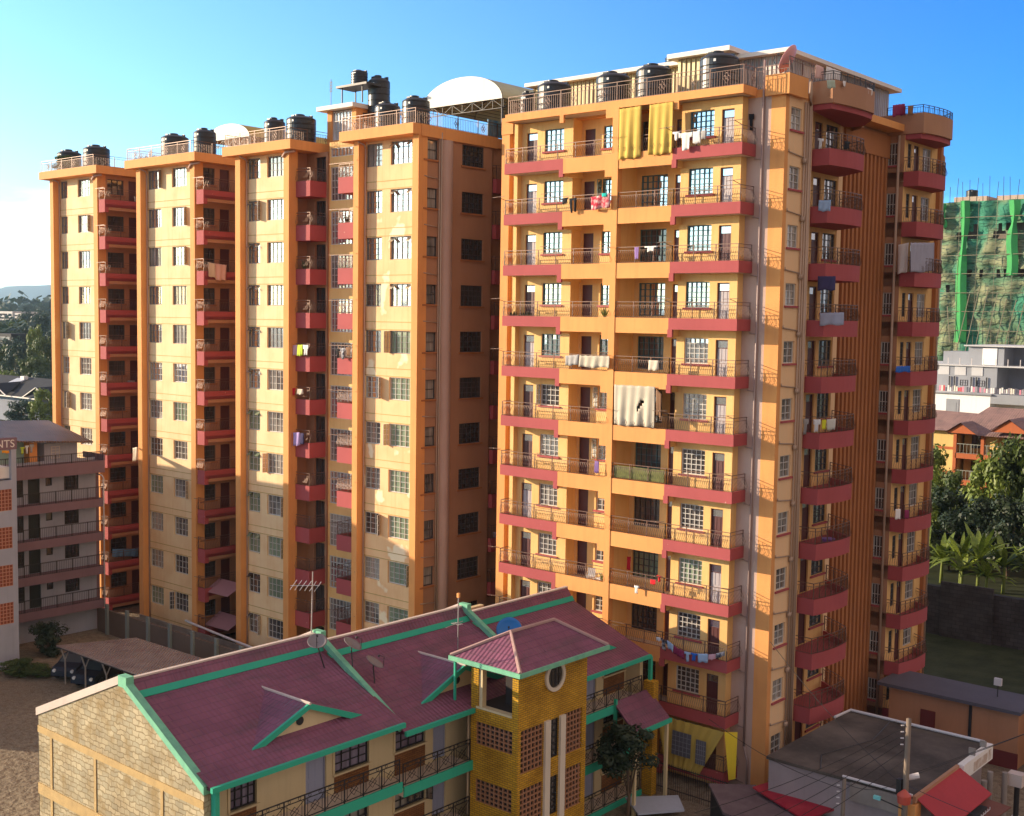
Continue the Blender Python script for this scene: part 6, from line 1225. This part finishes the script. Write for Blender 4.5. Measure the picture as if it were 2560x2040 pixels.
WASH = [
('cloth', (-37.95, 52.42, 11.10), (-36.54, 52.42, 11.13), 2.66, 'gold', 'gold curtain sheet hung over the top floor bay, the left one of two', 'curtain'),
('cloth', (-36.01, 52.42, 11.12), (-34.56, 52.42, 11.15), 2.61, 'gold', 'gold curtain sheet with a printed panel, the right one of two on the top floor', 'curtain'),
('shirt', (-34.47, 52.28, 9.57), (-34.04, 52.28, 9.57), 0.44, 'white', 'small white vest at the left end of the top floor rail', 'shirt'),
('shirt', (-34.09, 52.28, 9.48), (-33.25, 52.28, 9.48), 0.88, 'white', 'long white tunic hanging lowest from the top floor rail', 'shirt'),
('cloth', (-33.23, 52.28, 9.48), (-32.81, 52.28, 9.48), 0.60, 'white', 'white towel right of the long tunic', 'towel'),
('cloth', (-32.76, 52.28, 9.50), (-32.48, 52.28, 9.49), 0.44, 'grey', 'grey cloth on the top floor rail beside the white towel', 'cloth'),
('shirt', (-30.95, 53.75, 10.33), (-30.64, 53.75, 10.32), 0.83, 'black', 'black garment hanging high on the shaded top right wall', 'garment'),
('shirt', (-41.71, 52.28, 6.59), (-41.15, 52.28, 6.63), 0.31, 'black', 'black shirt on the second balcony rail from the top', 'shirt'),
('trousers', (-41.09, 52.28, 6.56), (-40.59, 52.28, 6.58), 0.78, 'black', 'black trousers dangling below the second balcony rail from the top', 'trousers'),
('cloth', (-39.61, 52.28, 6.57), (-38.33, 52.28, 6.67), 0.72, 'redwhite', 'red and white blanket on the second balcony from the top', 'blanket'),
('cloth', (-38.85, 52.23, 6.71), (-38.51, 52.23, 6.71), 0.19, 'cyan', 'tiny turquoise cloth on top of the red and white blanket', 'cloth'),
('cloth', (-36.67, 52.28, 3.78), (-36.39, 52.28, 3.80), 0.63, 'purple', 'white and purple strip on the third rail from the top', 'cloth'),
('shirt', (-36.03, 52.28, 3.81), (-35.23, 52.28, 3.83), 0.29, 'white', 'white top on the third rail from the top', 'shirt'),
('cloth', (-41.14, 52.28, -2.05), (-40.22, 52.28, -1.97), 0.57, 'grey', 'crumpled grey cloth over the fifth balcony rail', 'cloth'),
('cloth', (-40.16, 52.28, -2.01), (-38.13, 52.28, -1.99), 0.65, 'silver', 'wide silvery sheet over the fifth balcony rail', 'sheet'),
('cloth', (-35.61, 52.28, -2.12), (-34.96, 52.28, -2.10), 0.54, 'cream', 'cream triangle of cloth on the fifth rail, right of the pier', 'cloth'),
('cloth', (-37.87, 52.42, -3.51), (-35.26, 52.42, -3.49), 2.17, 'silver', 'big torn silver sheet curtaining the sixth balcony', 'curtain'),
('cloth', (-35.18, 52.42, -3.61), (-34.83, 52.42, -3.87), 1.30, 'brown', 'brown strip of curtain beside the silver sheet', 'curtain'),
('cloth', (-38.97, 52.28, -7.74), (-38.70, 52.28, -7.76), 0.66, 'purple', 'lilac towel on the seventh balcony rail', 'towel'),
('shirt', (-36.19, 52.28, -14.19), (-35.88, 52.28, -14.18), 0.43, 'white', 'white baby shirt below the ninth balcony rail', 'shirt'),
('cloth', (-35.17, 52.28, -13.71), (-34.82, 52.28, -13.69), 0.26, 'red', 'red cloth folded on the ninth rail', 'cloth'),
('shirt', (-34.75, 52.28, -13.41), (-34.47, 52.28, -13.43), 0.34, 'red', 'red shirt standing above the ninth rail', 'shirt'),
('cloth', (-37.56, 53.50, -13.00), (-37.29, 53.50, -12.98), 0.75, 'red', 'red towel hanging inside the ninth balcony', 'towel'),
('cloth', (-34.70, 52.28, -16.72), (-34.43, 52.28, -16.71), 0.21, 'white', 'white sock-like cloth at the left end of the tenth floor line', 'cloth'),
('shirt', (-34.43, 52.28, -16.69), (-34.02, 52.28, -16.85), 0.55, 'pattern', 'black and white patterned shirt on the tenth floor line', 'shirt'),
('cloth', (-34.02, 52.28, -16.76), (-33.62, 52.28, -16.94), 0.38, 'paleblue', 'pale blue cloth sloping down the tenth floor line', 'cloth'),
('cloth', (-33.62, 52.28, -16.94), (-33.27, 52.28, -17.09), 0.42, 'plum', 'plum cloth on the tenth floor line, the first of two', 'cloth'),
('cloth', (-33.27, 52.28, -17.05), (-32.95, 52.28, -17.15), 0.42, 'plum', 'second plum cloth on the tenth floor line', 'cloth'),
('shirt', (-32.93, 52.28, -17.15), (-32.56, 52.28, -17.14), 0.50, 'paleblue', 'light blue shirt mid way on the tenth floor line', 'shirt'),
('shirt', (-32.54, 52.28, -17.13), (-32.15, 52.28, -17.12), 0.42, 'blue', 'strong blue shirt on the tenth floor line', 'shirt'),
('cloth', (-32.13, 52.28, -17.10), (-31.53, 52.28, -17.00), 0.46, 'paleblue', 'wide pale blue towel on the tenth floor line', 'towel'),
('cloth', (-31.49, 52.28, -17.03), (-31.07, 52.28, -16.91), 0.29, 'pink', 'pinkish cloth near the right of the tenth floor line', 'cloth'),
('cloth', (-31.04, 52.28, -16.88), (-30.56, 52.28, -16.68), 0.25, 'pattern', 'flowered cloth at the right end of the tenth floor line', 'cloth'),
('shirt', (-28.93, 56.72, -4.99), (-28.62, 56.72, -4.98), 0.83, 'grey', 'grey shirt on the round balcony of the sixth floor', 'shirt'),
('shirt', (-28.35, 56.72, -4.99), (-27.95, 56.72, -4.96), 0.66, 'white', 'white shirt on the round balcony, sixth floor', 'shirt'),
('cloth', (-27.88, 56.72, -4.98), (-27.64, 56.72, -4.96), 0.49, 'yellow', 'yellow cloth on the round balcony, sixth floor', 'cloth'),
('cloth', (-27.60, 56.72, -4.94), (-27.12, 56.72, -4.86), 0.57, 'cream', 'cream sheet on the round balcony, sixth floor', 'sheet'),
('cloth', (-28.38, 56.72, 2.35), (-27.39, 56.72, 2.34), 0.73, 'navy', 'big dark violet blanket over the round balcony rail, third floor', 'blanket'),
('cloth', (-28.20, 56.72, 0.48), (-26.89, 56.72, 0.53), 0.65, 'greyblue', 'grey-blue sheet over the round balcony rail, fourth floor', 'sheet'),
('cloth', (-28.46, 56.72, 6.19), (-27.80, 56.72, 6.16), 0.56, 'paleblue', 'pale striped towel on the second round balcony', 'towel'),
('shirt', (-28.64, 56.72, 9.31), (-28.31, 56.72, 9.25), 0.52, 'white', 'white shirt on the highest round balcony', 'shirt'),
('shirt', (-27.72, 57.75, 9.22), (-27.72, 58.40, 9.28), 0.40, 'black', 'black shirt on the highest round balcony', 'shirt'),
('cloth', (-29.01, 68.00, 4.57), (-28.39, 68.00, 4.69), 1.71, 'white', 'white and violet curtain closing the rear balcony, left half', 'curtain'),
('cloth', (-27.90, 67.06, 4.62), (-27.90, 70.58, 4.82), 1.71, 'greyblue', 'grey-violet curtain closing the rear balcony, right half', 'curtain'),
('cloth', (-27.75, 65.38, -2.40), (-27.75, 67.35, -2.42), 0.37, 'blue', 'bright blue cloth on the fifth rear balcony', 'cloth'),
('cloth', (-27.75, 66.06, -10.62), (-27.75, 66.74, -10.69), 0.61, 'white', 'white cloth on the eighth rear balcony', 'cloth'),
('cloth', (-27.75, 67.44, -10.82), (-27.75, 68.02, -10.88), 0.53, 'plum', 'dark red cloth on the eighth rear balcony', 'cloth'),
('shirt', (-64.41, 51.35, -2.08), (-63.82, 51.35, -2.04), 0.43, 'white', 'white shirt at the left of the third tower balcony line, fifth floor', 'shirt'),
('cloth', (-63.77, 51.35, -2.09), (-63.23, 51.35, -2.05), 0.70, 'pink', 'pink striped cloth on the third tower balcony, fifth floor', 'cloth'),
('cloth', (-63.19, 51.35, -2.05), (-62.69, 51.35, -2.01), 0.75, 'lime', 'lime and white cloth on the third tower balcony, fifth floor', 'cloth'),
('shirt', (-62.65, 51.35, -2.03), (-62.07, 51.35, -2.02), 0.69, 'white', 'white shirt with green on the third tower balcony, fifth floor', 'shirt'),
('shirt', (-63.89, 51.35, -4.98), (-63.39, 51.35, -4.95), 0.49, 'red', 'red shirt on the third tower balcony, sixth floor', 'shirt'),
('cloth', (-63.30, 51.35, -5.00), (-62.64, 51.35, -4.97), 0.38, 'cream', 'cream cloth on the third tower balcony, sixth floor', 'cloth'),
('cloth', (-64.38, 51.30, -8.02), (-63.70, 51.30, -7.97), 0.98, 'violet', 'vivid violet towel on the third tower balcony, seventh floor', 'towel'),
('cloth', (-63.61, 51.30, -7.96), (-62.90, 51.30, -7.88), 0.92, 'lilac', 'lilac towel beside the vivid violet one', 'towel'),
('cloth', (-62.81, 51.30, -7.95), (-62.48, 51.30, -7.93), 0.75, 'navy', 'dark cloth beside the lilac towel', 'cloth'),
('shirt', (-59.21, 51.20, -2.20), (-58.78, 51.20, -2.19), 0.57, 'black', 'black shirt left of three on the fourth tower balcony, fifth floor', 'shirt'),
('shirt', (-58.71, 51.20, -2.13), (-58.24, 51.20, -2.10), 0.72, 'pattern', 'mottled shirt, middle of three on the fourth tower balcony', 'shirt'),
('shirt', (-58.17, 51.20, -2.07), (-57.71, 51.20, -2.06), 0.56, 'brown', 'brown shirt, right of three on the fourth tower balcony', 'shirt'),
('cloth', (-73.28, 51.33, 3.63), (-73.28, 51.94, 3.57), 1.04, 'cream', 'cream towel over the second tower side balcony, third floor', 'towel'),
('cloth', (-73.28, 51.94, 3.57), (-73.28, 52.91, 3.50), 1.17, 'pinkpale', 'pale pink blanket over the second tower side balcony, third floor', 'blanket'),
('cloth', (-87.10, 51.72, -19.22), (-87.10, 54.06, -19.51), 0.66, 'blue2', 'blue washing in a row deep in the shaded gap between towers', 'cloth'),
('cloth', (-83.44, 51.40, -10.67), (-82.76, 51.40, -10.52), 1.07, 'cream', 'white wrap on the second tower left balcony, eighth floor', 'cloth'),
('cloth', (-51.85, 58.50, -14.13), (-51.26, 58.50, -14.00), 0.85, 'lilacgrey', 'pale towel in the dark recess left of the yellow block', 'towel'),
('cloth', (-28.50, 57.09, 12.95), (-28.50, 58.63, 12.94), 0.83, 'white', 'white sheet drying on the top right roof corner', 'sheet'),
('cloth', (-28.50, 55.95, 12.86), (-28.50, 56.74, 12.83), 0.66, 'pinkpale', 'pale pink cloth on the top right roof corner', 'cloth'),
('cloth', (-27.60, 55.34, 11.87), (-27.60, 56.20, 12.02), 0.42, 'mint', 'pale mint rag over the orange parapet', 'rag'),
('cloth', (-27.55, 56.98, 12.08), (-27.55, 57.34, 12.12), 0.27, 'white', 'tiny white rag over the orange parapet', 'rag'),
('cloth', (-27.50, 59.76, 12.17), (-27.50, 60.34, 12.17), 0.32, 'white', 'white rags at the end of the bowed parapet', 'rag'),
('cloth', (-29.00, 66.45, 12.39), (-29.00, 68.10, 12.71), 0.67, 'plum', 'dark red cloth on the rear roof rail', 'cloth'),
('cloth', (-28.50, 67.38, 12.43), (-28.50, 68.17, 12.56), 0.54, 'brown', 'ochre cloth on the rear roof rail', 'cloth'),
('shirt', (-82.30, 41.65, -9.81), (-82.30, 41.98, -9.81), 0.52, 'lime', 'lime yellow shirt on the grey flats terrace', 'shirt'),
('shirt', (-82.30, 42.01, -9.72), (-82.30, 42.31, -9.71), 0.58, 'white', 'white shirt next to the lime one on the grey flats terrace', 'shirt'),
('shirt', (-82.30, 42.35, -9.63), (-82.30, 42.68, -9.62), 0.64, 'grey', 'grey shirt at the right of the terrace line on the grey flats', 'shirt'),
('cloth', (-77.40, 37.93, -9.35), (-77.40, 38.40, -9.39), 0.19, 'orange', 'orange cloth behind the near wing of the grey flats', 'cloth'),
]
for i, w_ in enumerate(WASH): hang(*w_, seed=i)
m = MB(); m.tube([(-34.75, 52.28, -16.68), (-33.6, 52.28, -16.95), (-32.9, 52.28, -17.13), (-32, 52.28, -17.07), (-30.5, 52.28, -16.66)], .012, 4); mesh_thing(m, 'clothes_line', BARS_D, (-32.6, 52.28, -17.1), 'sagging clothes line along the tenth floor rail', 'clothes line')
# yellow sheet tied over the lowest corner balcony
YS = paint('yellow_tarpaulin', (.55, .42, .10), rough=.7, dirt=.4, dirtcol=(.38, .28, .08), streak=.4, bump=0)
def drape(c4, nx_, nz2, amp, hole=None):
    m = MB(); c4 = [Vector(p) for p in c4]; idx = {}
    nrm = (c4[1]-c4[0]).cross(c4[3]-c4[0]).normalized()
    if nrm.y > 0: nrm = -nrm
    for i in range(nx_+1):
        for j in range(nz2+1):
            s_, t_ = i/nx_, j/nz2; p = c4[0].lerp(c4[1], s_).lerp(c4[3].lerp(c4[2], s_), t_)+nrm*(amp*sin(s_*21+t_*2)*(.3+t_)*.5+amp*.6*sin(s_*47+t_)); idx[i, j] = len(m.v); m.v.append(tuple(p))
    for i in range(nx_):
        for j in range(nz2):
            if hole and hole((i+.5)/nx_, (j+.5)/nz2): continue
            m.f.append((idx[i, j], idx[i, j+1], idx[i+1, j+1], idx[i+1, j])); m.m.append(0)
    return m
e = empty('yellow_sheet', (-32.5, 52.3, -23.6), 'yellow tarpaulin tied over the lowest corner balcony, open in a triangle', 'tarpaulin')
m = drape([(-34.6, 52.38, -20.9), (-30.5, 52.38, -20.9), (-31.9, 52.25, -23.5), (-33.95, 52.3, -23.4)], 44, 14, .05)
o = m.build('front_flap', YS, e, smooth=True)
for (x0, x1, z0, z1) in ((-33.5, -32.35, -21.45, -22.7), (-32.05, -31.45, -21.6, -22.85)):
    m = MB(); m.prism3([(x0, 52.2, z0), (x1, 52.2, z0), (x1, 52.14, z1), (x0, 52.14, z1)], (0, .015, 0)); m.build('film_window', plain('dim_film', (.11, .12, .16), .3), e)
    m = MB()
    for q in range(1, 5): m.tube([(x0+(x1-x0)*q/5, 52.185, z0), (x0+(x1-x0)*q/5, 52.125, z1)], .012, 4); m.tube([(x0, 52.18-.05*q/5, z0+(z1-z0)*q/5), (x1, 52.18-.05*q/5, z0+(z1-z0)*q/5)], .012, 4)
    m.build('film_grid', plain('film_grid', (.28, .29, .33), .5), e)
m = drape([(-30.5, 52.38, -20.9), (-30.1, 53.0, -20.95), (-29.85, 52.5, -23.2), (-30.15, 52.3, -23.3)], 8, 12, .02); m.build('side_flap', paint('bright_yellow_tarpaulin', (.75, .58, .04), bump=0), e, smooth=True)
# plastic chairs, plants, basins
def chair(x, y, z, rz, label):
    e = empty('plastic_chair', (x, y, z), label, 'chair', 'white plastic chairs on balconies'); c_, s_ = cos(rz), sin(rz); W3 = plain('white_plastic', (.75, .74, .72), .4)
    def tr(a, b, c): return (x+a*c_-b*s_, y+a*s_+b*c_, z+c)
    m = MB(); m.prism3([tr(-.22, -.22, .42), tr(.22, -.22, .42), tr(.22, .22, .42), tr(-.22, .22, .42)], (0, 0, .04)); m.build('seat', W3, e)
    m = MB(); m.prism3([tr(-.22, .2, .46), tr(.22, .2, .46), tr(.2, .3, .86), tr(-.2, .3, .86)], tuple(Vector(tr(0, .04, 0))-Vector(tr(0, 0, 0)))); m.build('backrest', W3, e)
    for a, b in ((-.2, -.2), (.2, -.2), (-.2, .2), (.2, .2)): m = MB(); m.tube([tr(a, b, .42), tr(a*1.15, b*1.15, 0)], .022, 5); m.build('leg', W3, e)
    for a in (-.23, .23): m = MB(); m.tube([tr(a, .22, .66), tr(a, -.2, .64), tr(a, -.2, .43)], .02, 5); m.build('armrest', W3, e)
chair(-87.1, 54.4, 8.43, 1.9, 'white plastic chair on the top side balcony of the leftmost tower')
chair(-87.1, 54.6, -23.5+2.9*4, 1.2, 'white plastic chair on a shaded side balcony of the leftmost tower')
chair(-39.6, 52.95, -14.78, .5, 'white plastic chair on the ninth floor balcony, left of its pair'); chair(-38.9, 52.95, -14.78, -.4, 'white plastic chair on the ninth floor balcony, right of its pair')
def pot(x, y, z, label, lm=None, s=1.0):
    e = empty('potted_plant', (x, y, z), label, 'potted plant', 'potted plants on balconies'); m = MB(); m.lathe(x, y, [(.09*s, z), (.13*s, z+.22*s)], 10); m.build('pot', paint('dark_pot', (.08, .05, .04), bump=0), e)
    m = MB(); rnd = random.Random(int(x*31+z*7))
    for q in range(26):
        a = rnd.uniform(0, 6.28); t = rnd.uniform(.1, .4)*s; p0 = Vector((x+cos(a)*.04, y+sin(a)*.04, z+.2*s)); p1 = p0+Vector((cos(a)*t*.6, sin(a)*t*.6, rnd.uniform(.2, .5)*s)); w2 = Vector((-sin(a), cos(a), 0))*.035; m.face([p0-w2*.3, (p0+p1)/2-w2, p1, (p0+p1)/2+w2])
    m.build('leaves', lm or LEAF, e)
for i in range(6): pot(-45.7+i*.28, 52.85, -.28+.02, ['first', 'second', 'third', 'fourth', 'fifth', 'sixth'][i]+' from the left in the row of six potted plants, fourth floor', LEAF_D, .95)
pot(-39.0, 52.9, -.26, 'bright yellow-green pot plant left of the pier, fourth floor', LEAF_Y, 1.5); pot(-38.7, 52.9, -14.78, 'yellow-green pot plant by the pier, ninth floor', LEAF_Y, 1.4)
pot(-63.2, 51.9, 2.62+.02, 'trailing green pot plant on the third tower balcony, third floor', LEAF, 1.6); pot(-59.0, 51.95, 5.55, 'bushy pot plant on the fourth tower balcony, second floor', LEAF_D, 1.6)
def basin(x, y, z, r, col, label):
    m = MB(); m.lathe(x, y, [(r*.7, z), (r, z+.28)], 16); mesh_thing(m, 'basin', plain('basin_'+label.split()[0], col, .4), (x, y, z), label, 'basin', 'basins and tubs on balconies')
basin(-28.6, 59.4, -11.85, .38, (.22, .12, .5), 'violet basin on the seventh round balcony'); basin(-28.6, 59.2, 5.55, .42, (.55, .62, .75), 'pale blue tub on the second round balcony'); basin(-28.5, 70, -3.15, .34, (.02, .1, .7), 'deep blue tub on a rear balcony')
basin(-87.0, 53.5, -5.9, .3, (.6, .6, .6), 'greyish tub on a leftmost tower side balcony'); basin(-73.9, 54.8, 2.62-8.7, .3, (.1, .15, .55), 'royal blue bucket on a second tower side balcony')
m = MB(); m.prism([(-37.95, 52.62), (-34.7, 52.62), (-34.7, 52.66), (-37.95, 52.66)], -8.55, -7.9); mesh_thing(m, 'net_screen', paint('olive_net_screen', (.18, .20, .06), dirt=.8, dirtcol=(.05, .06, .03), scale=5, bump=0), (-36.3, 52.64, -8.55), 'olive green mesh screen behind the seventh floor rail', 'screen')
# ------------------------------------------------------------------ haze
hb = MB(); hb.box(-15900, 8900, -5900, 15900, GZ-1, 230); hz_ = bpy.data.materials.new('haze_air'); hz_.use_nodes = True; t = hz_.node_tree
t.nodes.remove(t.nodes['Principled BSDF']); pv = t.nodes.new('ShaderNodeVolumePrincipled'); pv.inputs['Color'].default_value = (.55, .80, 1, 1); pv.inputs['Density'].default_value = 0.00009; pv.inputs['Anisotropy'].default_value = .3
t.links.new(pv.outputs[0], t.nodes['Material Output'].inputs['Volume']); o = hb.build('haze', hz_); o['kind'] = 'stuff'; tag(o, 'thin pale haze filling the air to the hills', 'haze')
